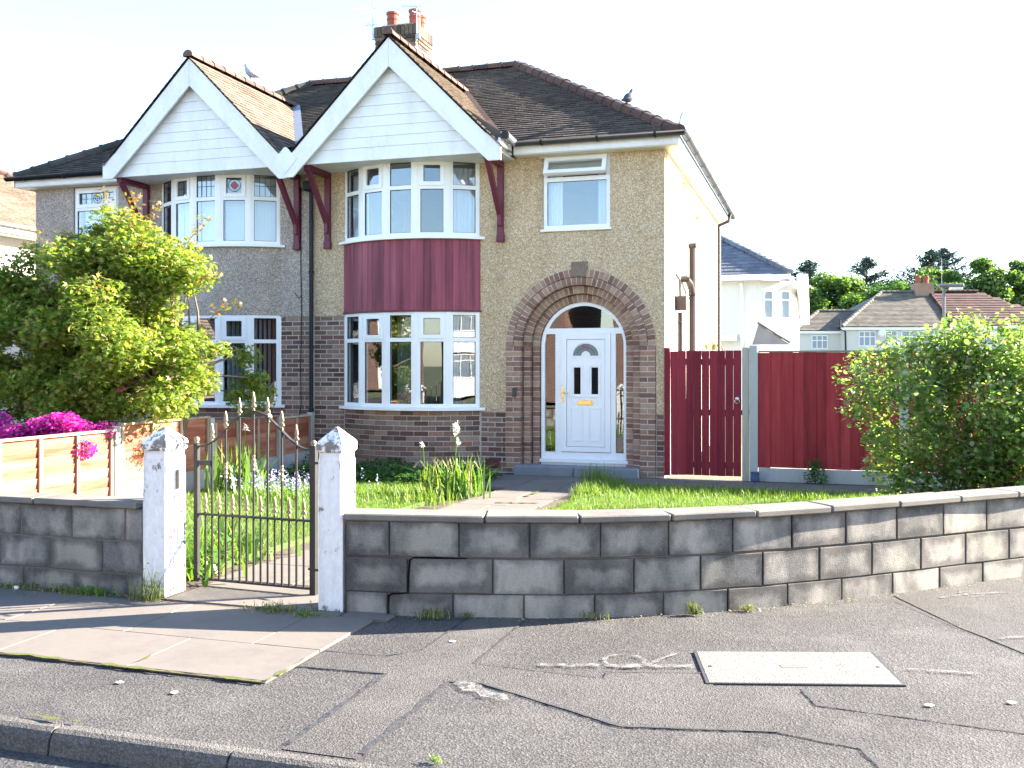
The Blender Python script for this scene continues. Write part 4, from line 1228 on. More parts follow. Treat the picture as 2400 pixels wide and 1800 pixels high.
wl = MB().lathe([(.02,0),(.1,.02),(.13,.12),(.05,.2),(.03,.26)], (.16,4.7,1.9), 10).tube([(0,4.7,2.12),(.16,4.7,2.14)], .015, 6)
wl.build('wall_lantern', MT['brass'], house)

# chimney
cx0, cx1, cy0, cy1 = -6.08, -5.22, 3.22, 4.04
ch = MB().box(cx0+.03, cx1-.03, cy0+.03, cy1-.03, 6.4, 7.72).build('chimney', MT['chim_render'], house)
MB().box(cx0+.012, cx1-.012, cy0+.012, cy1-.012, 7.7, 8.14).build('chimney_core', MT['mortar'], ch)
for r_ in range(3):
    z = 7.73+r_*.075
    for (fixed, a, b, ax) in ((cy0, cx0, cx1, 'x'), (cx1, cy0+.1, cy1, 'y'), (cx0, cy0+.1, cy1, 'y')):
        u = a-(.1125 if r_ % 2 else 0)
        while u < b-.02:
            p, q_ = max(u, a)+.004, min(u+.225, b)-.004
            if q_-p > .03:
                d = (round(q_-p, 3), .09, .066)
                yoff = .045-.008*r_
                if ax == 'x': m_ = T((p+q_)/2, fixed+yoff, z+.0375)
                else: m_ = T(fixed-(yoff if fixed == cx1 else -yoff), (p+q_)/2, z+.0375) @ RZ(R(90))
                piece('brick', d, m_, MT['chim_brick'], ch, .006)
            u += .225
for (fixed, a, b, ax) in ((cy0-.02, cx0-.02, cx1+.02, 'x'), (cx1+.02, cy0+.08, cy1, 'y'), (cx0-.02, cy0+.08, cy1, 'y')):
    n = int((b-a)/.078)
    for i in range(n):
        c = a+(b-a)*(i+.5)/n
        d = ((b-a)/n-.008, .09, .2)
        m_ = T(c, fixed+.045, 8.06+random.uniform(-.004, .004)) if ax == 'x' else T(fixed-(.045 if fixed > cx1 else -.045), c, 8.06) @ RZ(R(90))
        piece('brick', tuple(round(v, 3) for v in d), m_, MT['chim_brick'], ch, .006)
MB().prism([(cx0,8.14),(cx1,8.14),(cx1-.15,8.2),(cx0+.15,8.2)], cy0+.05, cy1-.05, 'y').build('flaunching', MT['chim_render'], ch)
for (x, y, s) in ((-5.83,3.5,1.0), (-5.36,3.5,.92), (-5.4,3.85,.85)):
    MB().lathe([(.12,-.05),(.112,.08),(.11,.2),(.12,.205),(.12,.235),(.11,.24),(.108,.3),(.128,.31),(.128,.35),(.1,.36)], (x, y, 8.16), 14).build('chimney_pot', MT['pot'], ch, False)

# tv aerials
def aerial(p, boom_dirs, label, h):
    o = empty('tv_aerial', p, label, 'aerial')
    x, y, z = p
    MB().tube([(x,y,z),(x,y,z+h)], .012, 6).build('mast', MT['alu'], o)
    for (zz, ang, L_, n) in boom_dirs:
        dx, dy = math.cos(R(ang)), math.sin(R(ang))
        b = MB().tube([(x-dx*.1,y-dy*.1,z+zz),(x+dx*L_,y+dy*L_,z+zz)], .008, 5).build('boom', MT['alu'], o)
        for i in range(n):
            t = L_*(i+.5)/n
            q_ = Vector((x+dx*t, y+dy*t, z+zz)); s = Vector((-dy, dx, 0))*.13
            MB().tube([q_-s, q_+s], .004, 4).build('element', MT['alu'], o)
    MB().cbox((x+.03,y,z+.05), (.08,.04,.1), .006).build('clamp', MT['alu'], o)
    return o
aerial((-6.16,3.3,7.95), [(.62,170,.35,4),(.3,170,.33,4)], 'thin tv aerial on the left corner of the chimney', .78)
aerial((-5.2,3.2,7.85), [(.62,200,.3,6),(.5,60,.22,4)], 'thin tv aerial strapped to the front right corner of the chimney', .72)
MB().tube([(XL-.22,-.2,4.94),(XL-.25,-.26,5.16),(XL-.23,-.27,5.21)], .005, 4).build('hip_iron', MT['iron'], house2)
MB().tube([(.22,-.22,4.92),(.26,-.26,5.12),(.29,-.26,5.18)], .008, 5).build('hip_iron', MT['iron'], house)

def bird(p, yaw, label, mat, s=1.0):
    spine = [(-.17,0,.03),(-.1,0,.05),(-.05,0,.075),(.0,0,.1),(.05,0,.14),(.075,0,.185),(.085,0,.225),(.1,0,.245),(.118,0,.24),(.135,0,.232)]
    rad = [.014,.035,.066,.08,.072,.05,.036,.035,.02,.004]
    o = empty('bird', p, label, 'bird')
    M_ = T(*p) @ RZ(R(yaw)) @ Matrix.Scale(s, 4)
    mb = MB(); mb.tube([M_ @ Vector(q_) for q_ in spine], [r*s for r in rad], 10)
    mb.build('body', mat, o, True)
    for sg in (-1, 1):
        mb = MB(); mb.tube([M_ @ Vector(q_) for q_ in ((.02,sg*.025,.06),(.025,sg*.025,.0))], .006*s, 5); mb.build('leg', MT['terracotta'], o)
        mb = MB(); mb.tube([M_ @ Vector(q_) for q_ in ((.05,sg*.05,.13),(.0,sg*.062,.1),(-.08,sg*.04,.06),(-.15,sg*.015,.045))], [.02*s,.028*s,.02*s,.004*s], 7); mb.build('wing', mat, o, True)
    return o
bird((-7.38,.95,6.655), 200, 'grey pigeon perched on the ridge of the left gable', MT['feather_grey'], .95)
hipd = (Vector((XR_,YR,ZR))-Vector((.23,YE,ZE)))
bp = Vector((.23,YE,ZE))+hipd*.25
bird((bp.x,bp.y,bp.z+.14), 60, 'dark bird perched on the right hip of the main roof', MT['feather_dark'], .9)

# ------------------------------------------------------------------ front garden walls
TOPZ, CPT = .665, .045
def wall_run(root, at, length, s0, courses, cop_joints, thick=.2, seed=1):
    rr = random.Random(seed)
    for ci, (z0, z1, joints) in enumerate(courses):
        for (a, b) in joints:
            p, t, n = at((a+b)/2)
            pa, pb = at(a)[0], at(b)[0]
            L_ = (pb-pa).length
            ang = math.atan2(pb.y-pa.y, pb.x-pa.x)
            mid = (pa+pb)/2
            nn = Vector((math.sin(ang), -math.cos(ang)))
            c = mid-nn*(thick/2+rr.uniform(-.003, .003))
            piece('block', (round(L_, 2), thick, round(z1-z0-.007, 3)), T(c.x, c.y, (z0+z1)/2) @ RZ(ang+rr.uniform(-.006,.006)) @ RX(rr.uniform(-.008,.008)), MT['block'], root, .005)
    for (a, b) in cop_joints:
        pa, pb = at(a)[0], at(b)[0]
        ang = math.atan2(pb.y-pa.y, pb.x-pa.x); mid = (pa+pb)/2
        nn = Vector((math.sin(ang), -math.cos(ang)))
        c = mid-nn*(thick/2)+nn*.0
        piece('coping', (round((pb-pa).length, 2), thick+.075, CPT), T(c.x, c.y, TOPZ-CPT/2+rr.uniform(-.003,.003)) @ RZ(ang) @ RX(rr.uniform(-.012,.012)) @ RY(rr.uniform(-.004,.004)), MT['coping'], root, .008)
def split(s0, s1, L_, first, g=.007):
    out = []; a = s0; b = s0+first
    while a < s1-.05:
        out.append((a, min(b, s1)-g)); a = b; b += L_
    return out
rw = empty('garden_wall', (2,-7,0), 'curved low wall of stained grey concrete blocks with a stepped crack', 'wall')
SL = WS[-1]
c1 = split(.01, SL, .46, .3); c2 = [(.01,.425)]+split(.44, SL, .462, .55); c3 = [(.01,.29)]+split(.303, SL, .46, .43)
wall_run(rw, wall_at, SL, 0, [(.385,.62,c1), (.15,.38,c2), (-.1,.15,c3)], split(.0, SL, .61, .94))
mb = MB(); pts_o = []; pts_i = []
for s in np.linspace(.0, SL, 90):
    p, t, n = wall_at(s)
    pts_o.append(p-n*.022); pts_i.append(p-n*.19)
vs_ = []; 
for a, b in zip(pts_o, pts_i): vs_ += [(a.x,a.y,-.1),(a.x,a.y,TOPZ-CPT-.004),(b.x,b.y,TOPZ-CPT-.004),(b.x,b.y,-.1)]
fs = []
for i in range(len(pts_o)-1):
    for k_ in range(4): fs.append((4*i+k_, 4*i+(k_+1) % 4, 4*i+4+(k_+1) % 4, 4*i+4+k_))
mb.add(vs_, fs); mb.build('mortar_core', MT['block_mortar'], rw)

# the stepped crack follows the joints near the right gate post
crk = [(.82,.383),(.62,.386),(.47,.385),(.447,.37),(.4365,.26),(.435,.155),(.37,.148),(.325,.145),(.304,.128),(.299,.06),(.302,.0)]
mb = MB(); vs_ = []
for i, (s_, z_) in enumerate(crk):
    p, t, n = wall_at(s_)
    a_, b_ = crk[max(i-1, 0)], crk[min(i+1, len(crk)-1)]
    dv = Vector((b_[0]-a_[0], b_[1]-a_[1])).normalized(); pv = Vector((-dv.y, dv.x))*random.uniform(.004, .0075)*(.4 if i in (0,) else 1)
    q0 = p+t*pv.x+n*.004; q1 = p-t*pv.x+n*.004
    vs_ += [(q0.x, q0.y, z_+pv.y), (q1.x, q1.y, z_-pv.y)]
mb.add(vs_, [(2*i, 2*i+1, 2*i+3, 2*i+2) for i in range(len(crk)-1)])
mb.build('crack', plain('crack_shade', (.008,.008,.009), 1, 0, 0), rw)  # near-black strip laid on the blocks for the shade inside the crack

lw = empty('garden_wall', (-4.5,-8.2,0), 'straight low wall of grey concrete blocks left of the gate', 'wall')
def lw_at(s): return Vector((-2.45-s, -8.29)), Vector((-1,0)), Vector((0,-1))
def lw_at2(s):     # run left to right so the outward normal faces the street
    return Vector((-7.6+s, -8.29)), Vector((1,0)), Vector((0,-1))
LL = 5.15
wall_run(lw, lw_at2, LL, 0, [(.385,.62,split(.0,LL,.46,.4)), (.15,.38,split(0,LL,.46,.21)), (-.1,.15,split(0,LL,.46,.43))], split(0, LL, .9, .62), seed=4)
MB().box(-7.6, -2.46, -8.283, -8.1, -.1, TOPZ-CPT-.004).build('mortar_core', MT['block_mortar'], lw)

# gate posts
def gate_post(x0, x1, y0, y1, ztop, label, slot):
    cx, cy = (x0+x1)/2, (y0+y1)/2; wx, wy = (x1-x0)/2, (y1-y0)/2
    o = empty('gate_post', (cx, cy, 0), label, 'gate post', 'white gate posts')
    mb = MB()
    lev = [(-.1,1.0),(.2,.99),(.6,1.0),(ztop-.22,.985),(ztop-.19,.93),(ztop-.165,.95)]
    vs_ = []
    for z, f in lev:
        c_ = .012
        for (sx, sy) in ((-1,-1),(1,-1),(1,1),(-1,1)):
            vs_.append((cx+sx*(wx*f-c_), cy+sy*wy*f, z)) if (sx*sy > 0) else vs_.append((cx+sx*wx*f, cy+sy*(wy*f-c_), z))
            vs_.append((cx+sx*wx*f, cy+sy*(wy*f-c_), z)) if (sx*sy > 0) else vs_.append((cx+sx*(wx*f-c_), cy+sy*wy*f, z))
    k_ = 8
    fs = [(i*k_+j, i*k_+(j+1) % k_, (i+1)*k_+(j+1) % k_, (i+1)*k_+j) for i in range(len(lev)-1) for j in range(k_)]
    fs += [tuple(range(k_-1,-1,-1)), tuple(range((len(lev)-1)*k_, len(lev)*k_))]
    mb.add(vs_, fs); mb.build('shaft', MT['post_paint'], o)
    mb = MB(); vs_ = []
    for z, f in ((ztop-.164,.95),(ztop-.15,1.04),(ztop-.115,1.06),(ztop-.095,1.02),(ztop-.09,.98),(ztop-.02,.3),(ztop,.06)):
        for (sx, sy) in ((-1,-1),(1,-1),(1,1),(-1,1)): vs_.append((cx+sx*wx*f, cy+sy*wy*f, z+random.uniform(-.003,.003)))
    fs = [(i*4+j, i*4+(j+1) % 4, (i+1)*4+(j+1) % 4, (i+1)*4+j) for i in range(6) for j in range(4)]+[(3,2,1,0),(24,25,26,27)]
    mb.add(vs_, fs); mb.build('cap', MT['post_cap'], o)
    if slot:
        MB().cbox((x1+.002, cy+.03, .83), (.02, .045, .14), .006).build('latch_recess', MT['block_mortar'], o)
        mb = MB()
        for (yy_, zz_, ry_, rz_) in ((cy-.03,.47,.012,.03),(cy-.005,.53,.01,.035),(cy-.06,.43,.014,.02),(cy-.04,.25,.008,.014)):
            mb.add([(x1+.0015, yy_+ry_*math.cos(t)*random.uniform(.6,1.2), zz_+rz_*math.sin(t)*random.uniform(.6,1.2)) for t in np.linspace(0, 2*math.pi, 9)[:-1]], [tuple(range(8))])
        mb.each('red_paint_chip', plain('red_paint', (.4,.02,.03), .5), o)
    return o
gate_post(-2.435, -2.235, -8.325, -8.085, 1.2, 'peeling white gate post at the end of the left wall, with a latch slot', True)
gate_post(-1.062, -.882, -8.315, -8.1, 1.222, 'peeling white gate post beside the curved wall, hinge side', False)

# wrought iron gate (hinged on the right post)
GL, GR = Vector((-2.285,-7.9,0)), Vector((-1.275,-7.96,0))
gt = (GR-GL); gw = gt.length; gt.normalize(); gn = Vector((gt.y, -gt.x, 0))
gate = empty('iron_gate', ((GL+GR)/2), 'black wrought iron garden gate with gold spear tips, between the white posts', 'gate')
GF_ = (GL, gt, gn)
def gp_(u, z, w_=0.0):
    q_ = GL+gt*u+gn*w_; return Vector((q_.x, q_.y, z))
MB().lbox(GF_, -.015, .02, -.015, .015, .04, 1.055).build('stile', MT['iron'], gate)
MB().lbox(GF_, gw-.03, gw+.015, -.02, .02, .0, 1.07).build('stile', MT['iron'], gate)
for u in (0.0025, gw-.008):
    MB().lathe([(.012,0),(.02,.008),(.012,.012),(.022,.028),(.022,.036),(.012,.05),(.003,.053)], gp_(u, 1.057), 10).build('ball_finial', MT['gold'], gate, True)
MB().lbox(GF_, .02, gw-.03, -.015, .015, .055, .068).build('bottom_rail', MT['iron'], gate)
MB().lbox(GF_, .02, gw-.03, -.016, .016, .532, .546).build('middle_rail', MT['iron'], gate)
def ztop(u):
    c_ = (u-gw/2)/(gw/2)
    return 1.04+.265*(.5+.5*math.cos(math.pi*min(1, abs(c_)*1.08)))
tops = [gp_(.02+(gw-.05)*i/28, ztop(.02+(gw-.05)*i/28)) for i in range(29)]
mb = MB(); vs_ = []
for p in tops:
    for (w_, dz) in ((-.015,-.005),(.015,-.005),(.015,.005),(-.015,.005)): 
        q_ = p+gn*w_; vs_.append((q_.x, q_.y, q_.z+dz))
mb.add(vs_, [(4*i+j, 4*i+(j+1) % 4, 4*i+4+(j+1) % 4, 4*i+4+j) for i in range(28) for j in range(4)]+[(3,2,1,0),(112,113,114,115)])
mb.build('arched_top', MT['iron'], gate)
def spear(u, z, parent):
    s = [(0,0),(.009,0),(.009,.012),(.005,.016),(.005,.024),(.017,.028),(.02,.034),(.012,.05),(.006,.054),(.0145,.07),(.01,.095),(.004,.125),(0,.138)]
    pts = s+[(-a, b) for a, b in s[-2:0:-1]]
    mb = MB(); n = len(pts); vs_ = []
    for w_ in (-.006, .006):
        for a, b in pts:
            q_ = gp_(u+a, z+b, w_); vs_.append((q_.x, q_.y, q_.z))
    mb.add(vs_, [tuple(range(n-1,-1,-1)), tuple(range(n, 2*n))]+[(i, (i+1) % n, (i+1) % n+n, i+n) for i in range(n)])
    mb.build('spear_tip', MT['gold'], parent)
for i in range(15):
    u = .02+(gw-.05)*(i+1)/16
    tall = i % 2 == 1
    zt = ztop(u)+.005 if tall else .56
    b = MB().tube([gp_(u, .06), gp_(u, zt)], .0085, 8).build('bar', MT['iron'], gate)
    spear(u, zt-.004, b)
    if i in (3, 7, 11):
        zk = .93 if i == 7 else .865
        MB().lathe([(.007,-.06),(.014,-.05),(.01,-.035),(.019,-.02),(.012,-.005),(.012,.005),(.019,.02),(.01,.035),(.014,.05),(.007,.06)], gp_(u, zk), 8).build('collar', MT['gold'], b)
MB().lbox(GF_, .02, .135, -.012, .012, .9, .935).build('latch', MT['iron'], gate)
for z in (.2, .95): MB().tube([gp_(gw-.05, z), gp_(gw+.1, z, .03)], .009, 6).build('hinge', MT['iron'], gate)

# ------------------------------------------------------------------ red side gate, posts, red fence (right of the house)
sg = empty('side_gate', (.56,.0,0), 'dark red boarded side gate between the house and the concrete post', 'gate')
MB().cbox((.04,-.02,.97), (.08,.07,1.83), .006).build('gate_frame', MT['red_gate'], sg)
nb = 9; gx0, gx1 = .085, 1.075
for i in range(nb):
    wv = (gx1-gx0)/nb
    piece('board', (round(wv-.003, 3), .022, 1.77), T(gx0+wv*(i+.5)+random.uniform(-.0015,.0015), -.02, .955+random.uniform(-.008,.008)) @ RY(random.uniform(-.0022,.0022)), MT['red_gate'], sg, .003)
for z in (.22, .96, 1.68): MB().cbox((.58,.02,z), (.98,.04,.09), .004).build('ledge', MT['red_gate'], sg)
rg = MB().lathe([(.028,0),(.028,.008),(.012,.016)], (0,0,0), 12).build('ring_handle', MT['chrome'], sg)
rg.matrix_basis = T(1.02,-.034,1.16) @ RX(R(90))
MB().tube([(1.02+.032*math.cos(t),-.05,1.13+.032*math.sin(t)) for t in np.linspace(0, 2*math.pi, 17)], .005, 6).build('ring', MT['chrome'], sg)
tag(MB().cbox((1.135,-.02,.93), (.09,.09,1.9), .006).build('timber_post', MT['grey_wood']), 'grey timber gate post beside the dark red side gate', 'post')
tag(MB().cbox((1.245,-.02,.945), (.115,.1,1.93), .01).build('concrete_post', MT['concrete']), 'grey concrete fence post left of the red fence panel', 'post', 'concrete posts of the red fence')
def red_panel(x0, x1, label):
    rf = empty('red_fence', ((x0+x1)/2, 0, 0), label, 'fence', 'red fence panels')
    piece('gravel_board', (x1-x0, .05, .21), T((x0+x1)/2, -.01, .1), MT['concrete'], rf, .008)
    n = 12; wv = (x1-x0)/n
    for i in range(n):
        piece('board', (round(wv+.018, 3), .016, 1.6), T(x0+wv*(i+.5), -.022+(.012 if i % 2 else 0), 1.01+random.uniform(-.005,.005)) @ RZ(R(-3)), MT['red_fence'], rf, .004)
    for z in (.4, 1.0, 1.6): MB().box(x0, x1, .005, .045, z-.035, z+.035).build('rail', MT['red_fence'], rf)
    MB().cbox(((x0+x1)/2, -.005, 1.825), (x1-x0, .07, .025), .004).build('cap_rail', MT['grey_wood'], rf)
red_panel(1.31, 3.14, 'red stained boarded fence panel right of the concrete post')
tag(MB().cbox((3.2,-.02,.945), (.115,.1,1.93), .01).build('concrete_post', MT['concrete']), 'concrete fence post half hidden behind the big shrub', 'post', 'concrete posts of the red fence')
red_panel(3.26, 5.09, 'red fence panel mostly hidden behind the big shrub')
tag(MB().lathe([(.05,.0),(.06,.02),(.055,.1),(.06,.13),(.05,.14)], (1.27,-.16,.02), 10).build('small_pot', plain('blue_pot', (.05,.08,.16), .4)), 'small dark blue pot at the foot of the concrete post', 'pot')

# ------------------------------------------------------------------ lap fence between the two gardens
FX = -5.66
def lap_panel(y0, y1, z0, z1, zt, label, nbat=4):
    o = empty('lap_fence', (FX, (y0+y1)/2, 0), label, 'fence', 'lap fence panels between the gardens')
    MB().box(FX-.02, FX+.02, y0, y1, -.05, z0).build('gravel_board', MT['concrete'], o)
    n = max(3, int(round((z1-z0)/.115))); h_ = (z1-z0)/n
    for i in range(n):
        zc = z0+h_*(i+.5)
        m_ = T(FX+.006, (y0+y1)/2, zc+.004) @ RX(random.uniform(-.004,.004)) @ RY(R(8))
        piece('lap_board', (.009, y1-y0-.02, round(h_+.022, 3)), m_, MT['lap'], o, .002)
    for i in range(nbat):
        y = y0+.03+(y1-y0-.06)*i/(nbat-1)
        MB().box(FX+.018, FX+.042, y-.022, y+.022, z0, z1).build('batten', MT['lap_trim'], o)
    MB().cbox((FX+.015, (y0+y1)/2, z1+.015), (.075, y1-y0, .026), .003).build('cap_rail', MT['lap_trim'], o)
def lap_post(y, z, label):
    tag(MB().cbox((FX, y, z/2-.05), (.1, .1, z+.1), .008).build('concrete_post', MT['concrete']), label, 'post', 'concrete posts of the lap fence')
lap_panel(-8.02, -6.5, .1, .85, .85, 'lap fence panel nearest the left wall', 3)
lap_panel(-6.4, -4.72, .12, .87, .87, 'sunlit reddish lap fence panel below the magenta azalea')
lap_panel(-4.6, -2.86, .26, .93, .93, 'sunlit lap fence panel beside the left gate post, a step higher')
lap_panel(-2.74, -1.1, .27, .86, .86, 'shaded red lap fence panel seen through the iron gate')
lap_panel(-.98, -.12, .27, .82, .82, 'short shaded red lap fence panel next to the house wall', 3)
lap_post(-6.45, .88, 'fence post between the two lap panels nearest the street')
lap_post(-4.66, .93, 'sunlit fence post where the lap fence steps up')
lap_post(-2.8, .93, 'fence post of the lap fence just right of the left gate post')
lap_post(-1.04, .88, 'fence post of the lap fence seen through the iron gate')
lap_post(-.06, .88, 'last fence post of the lap fence, against the house')

# ------------------------------------------------------------------ houses further away
def frame_win(parent, P, t, n, w, z0, z1, cols=2, ztr=None):
    F = (Vector((P.x, P.y, 0)), t, n)
    mb = MB(); fr = .06
    mb.lbox(F, 0, fr, -.05, .03, z0, z1).lbox(F, w-fr, w, -.05, .03, z0, z1).lbox(F, fr, w-fr, -.05, .03, z0, z0+fr).lbox(F, fr, w-fr, -.05, .03, z1-fr, z1)
    for i in range(1, cols): mb.lbox(F, w*i/cols-.03, w*i/cols+.03, -.05, .028, z0+fr, z1-fr)
    if ztr: mb.lbox(F, fr, w-fr, -.05, .026, ztr-.03, ztr+.03)
    f = mb.build('window', MT['upvc'], parent)
    MB().lbox(F, fr*.5, w-fr*.5, -.02, .0, z0+fr*.5, z1-fr*.5).build('pane', MT['far_glass'], f)
    return f
k = N('far_window_glass'); MT['far_glass'] = k.pbr((.18,.24,.3), .06, None, .6)

# house with blue-grey slates beyond the side wall
sh = empty('slate_roof_house', (-2.5, 26, 0), 'white house with blue-grey slate roof seen past the side wall', 'house')
MB().box(-8, 0, 22.4, 30, 0, 4.75).build('wall', MT['white_wall'], sh)
mb = MB(); e = Vector((1.15, 21.9, 4.86))
def slate(mb, x0, x1, y, z, p):
    pass
pz = .62
apex = 3.9
mb.add([(1.15,21.9,4.86),(-9,21.9,4.86),(-9,21.9+apex,4.86+apex*pz),(1.15-apex,21.9+apex,4.86+apex*pz),(1.15,21.9+2*apex,4.86)], [(0,1,2,3),(0,3,4)])
rf = mb.build('roof', MT['slate_blue'], sh)
mb = MB(); Vv = Vector((0,1,pz)).normalized(); sl = Vector((0,apex,apex*pz)).length
def ins(u, v):
    y = v*Vv.y
    return u < 1.15-y and u > -6
tiles(mb, Vector((0,21.9,4.86)), Vector((1,0,0)), Vv, ins, (-6, 1.3), (0, sl), .27, .42, .02, .004)
tag(mb.build('slates', MT['slate_blue'], rf), kind='stuff')
ridge_run((1.15,21.9,4.9), (1.15-apex,21.9+apex,4.9+apex*pz), rf, 'slate_blue', .13, None, .42, 'hip_tile')
MB().box(-9, 1.15, 21.85, 21.9, 4.66, 4.84).box(1.1, 1.15, 21.9, 23, 4.66, 4.84).build('fascia', MT['upvc'], sh)
MB().tube([(-.55,22.33,4.6),(-.55,22.33,0)], .07, 8).build('downpipe', MT['upvc'], sh)
MB().box(-2.0, -.7, 22.0, 22.4, 2.5, 2.72).build('lean_to', MT['upvc'], sh)
bayw = MB().prism([(0.0,22.42),(.1,22.42),(1.15,23.2),(1.35,24.3),(1.35,27.5),(0,27.5)], 0, 4.7, 'z').build('bay_wall', MT['white_wall'], sh)
t_ = Vector((1.05,.78,0)).normalized(); n_2 = Vector((t_.y,-t_.x,0))
frame_win(sh, Vector((.2,22.49,0)), t_, n_2, .42, 3.3, 4.35, 1, 4.0); frame_win(sh, Vector((.78,22.92,0)), t_, n_2, .42, 3.3, 4.35, 1, 4.0)
MB().prism([(22.6,4.9),(28.4,3.65),(28.4,3.3),(22.6,4.5)], 1.36, 1.75, 'x').build('barge_board', MT['white_wall'], sh)
mb = MB(); mb.add([(.05,22.0,3.1),(.05,22.38,3.12),(1.15,22.0,2.36),(-.15,22.0,2.36),(-.15,21.8,2.36),(1.15,21.8,2.36),(.05,22.2,3.1)], [(4,5,6),(5,2,6),(2,3,6),(3,4,6)])
mb.build('porch_roof', MT['porch_tile'], sh)
ridge_run((1.15,21.85,2.4),(.05,22.2,3.12), sh, 'tile_far', .06, 4, .3)
MB().box(-.15, 1.2, 21.78, 22.35, 2.2, 2.35).build('porch_fascia', MT['upvc'], sh)
mb = MB()
for i in range(14): mb.tube([(-.85+.035*i, 13.9, 3.3-.11*i), (-.85+.035*(i+1), 13.9, 3.3-.11*(i+1))], .02, 5)
tag(mb.build('washing_pole', MT['pot']), 'thin reddish leaning pole beyond the side gate', 'pole')

# bungalow pair across the back street
cosT, sinT = math.cos(R(17.3)), math.sin(R(17.3))
def bk(a, Dp, z):   # lateral, distance, height measured from the photograph's standpoint
    return Vector((2.11+a*cosT-Dp*sinT, -14.16+a*sinT+Dp*cosT, z))
tt = Vector((cosT, sinT, 0)); nn_ = Vector((sinT, -cosT, 0))
def slab_between(mb, pts, z0, z1):
    mb.prism([(p.x, p.y) for p in pts], z0, z1, 'z')
def far_house(name, label, a0, a1, D0, dep, ze, zr, r0, r1, tmat, wmat, wins, gauge, tw):
    o = empty(name, bk((a0+a1)/2, D0+dep/2, 0), label, 'house')
    mb = MB(); slab_between(mb, [bk(a0+.3, D0+.3, 0), bk(a1-.02, D0+.3, 0), bk(a1-.02, D0+dep, 0), bk(a0+.3, D0+dep, 0)], 0, ze); mb.build('wall', MT[wmat], o)
    mb = MB(); mid = D0+dep/2
    mb.add([bk(a0,D0,ze), bk(a1,D0,ze), bk(r1,mid,zr), bk(r0,mid,zr), bk(a0,D0+dep,ze), bk(a1,D0+dep,ze)], [(0,1,2,3),(4,0,3),(1,5,2),(5,4,3,2)])
    rf = mb.build('roof', MT[tmat], o)
    V_ = (bk(0,mid,zr)-bk(0,D0,ze)); sl = V_.length; V_.normalize()
    def ins(u, v):
        f_ = v/sl
        return a0+(r0-a0)*f_ < u < a1+(r1-a1)*f_
    mb = MB(); tiles(mb, bk(0,D0,ze), tt, V_, ins, (a0, a1), (0, sl), gauge, tw, .03, .01)
    tag(mb.build('tile_courses', MT[tmat], rf), kind='stuff')
    if r0 > a0: ridge_run(bk(a0,D0,ze+.04), bk(r0,mid,zr+.04), rf, tmat, .15, None, .42, 'hip_tile')
    ridge_run(bk(r0,mid,zr+.04), bk(r1,mid,zr+.04), rf, tmat, .15, None, .42)
    mb = MB(); slab_between(mb, [bk(a0+.05,D0+.05,0), bk(a1,D0+.05,0), bk(a1,D0+.3,0), bk(a0+.05,D0+.3,0)], ze-.22, ze-.03); mb.build('fascia', MT['upvc'], o)
    for (w0, w1, z0, z1, cols, ztr) in wins:
        frame_win(o, bk(w0, D0+.28, 0), tt, nn_, w1-w0, z0, z1, cols, ztr)
    return o
far_house('bungalow', 'low cream extension with small brown tiled hip roof behind the red fence', 20.97, 26.6, 73, 5, 4.18, 5.72, 23.5, 26.4, 'tile_far', 'cream_wall', [(22.3, 23.5, 2.83, 3.84, 3, 3.45)], .2, .3)
hb = far_house('bungalow', 'cream house with grey-brown hip roof behind the street lamp', 24.14, 32.3, 72, 9, 4.42, 7.25, 28.7, 32.3, 'tile_far', 'cream_wall', [(25.45, 26.7, 3.0, 4.1, 3, 3.7), (27.4, 28.3, 3.0, 4.15, 2, 3.75), (28.6, 31.6, 3.0, 4.15, 5, 3.7)], .2, .3)
mb = MB(); q_ = bk(24.2, 72.1, 0)
mb.tube([bk(23.95,71.8,4.9), bk(23.95,71.8,4.3), bk(24.35,71.9,4.05), bk(24.4,71.9,2.0)], .07, 6); mb.build('downpipe', MT['black_plastic'], hb)
mb = MB(); mb.lathe([(.28,0),(.3,.05),(.2,.1)], (0,0,0), 14); od = mb.build('satellite_dish', MT['white_wall'], hb); od.matrix_basis = Matrix.Translation(bk(27.05,71.9,3.95)) @ RZ(R(17)) @ RX(R(90))
mb = MB(); slab_between(mb, [bk(31.2,76,0), bk(32.6,76,0), bk(32.6,77,0), bk(31.2,77,0)], 6.8, 7.95); chf = mb.build('chimney', MT['brick'], hb)
for a in (31.55, 32.2): MB().lathe([(.2,0),(.17,.3),(.2,.55),(.16,.6)], bk(a,76.5,7.95), 10).build('chimney_pot', MT['pot'], chf)
hc = far_house('bungalow', 'cream house with dark red pantile roof at the right edge behind the shrub', 32.32, 41, 72, 9, 4.52, 7.3, 32.35, 36.2, 'tile_far_red', 'white_wall', [(33.0, 34.3, 3.1, 4.3, 2, 3.8), (34.8, 37.2, 3.1, 4.3, 4, 3.8)], .38, .4)
aerial(tuple(bk(33.4,76.5,7.3)), [(2.0,170,1.3,5)], 'tall thin tv aerial on the far roof near the street lamp', 2.6)

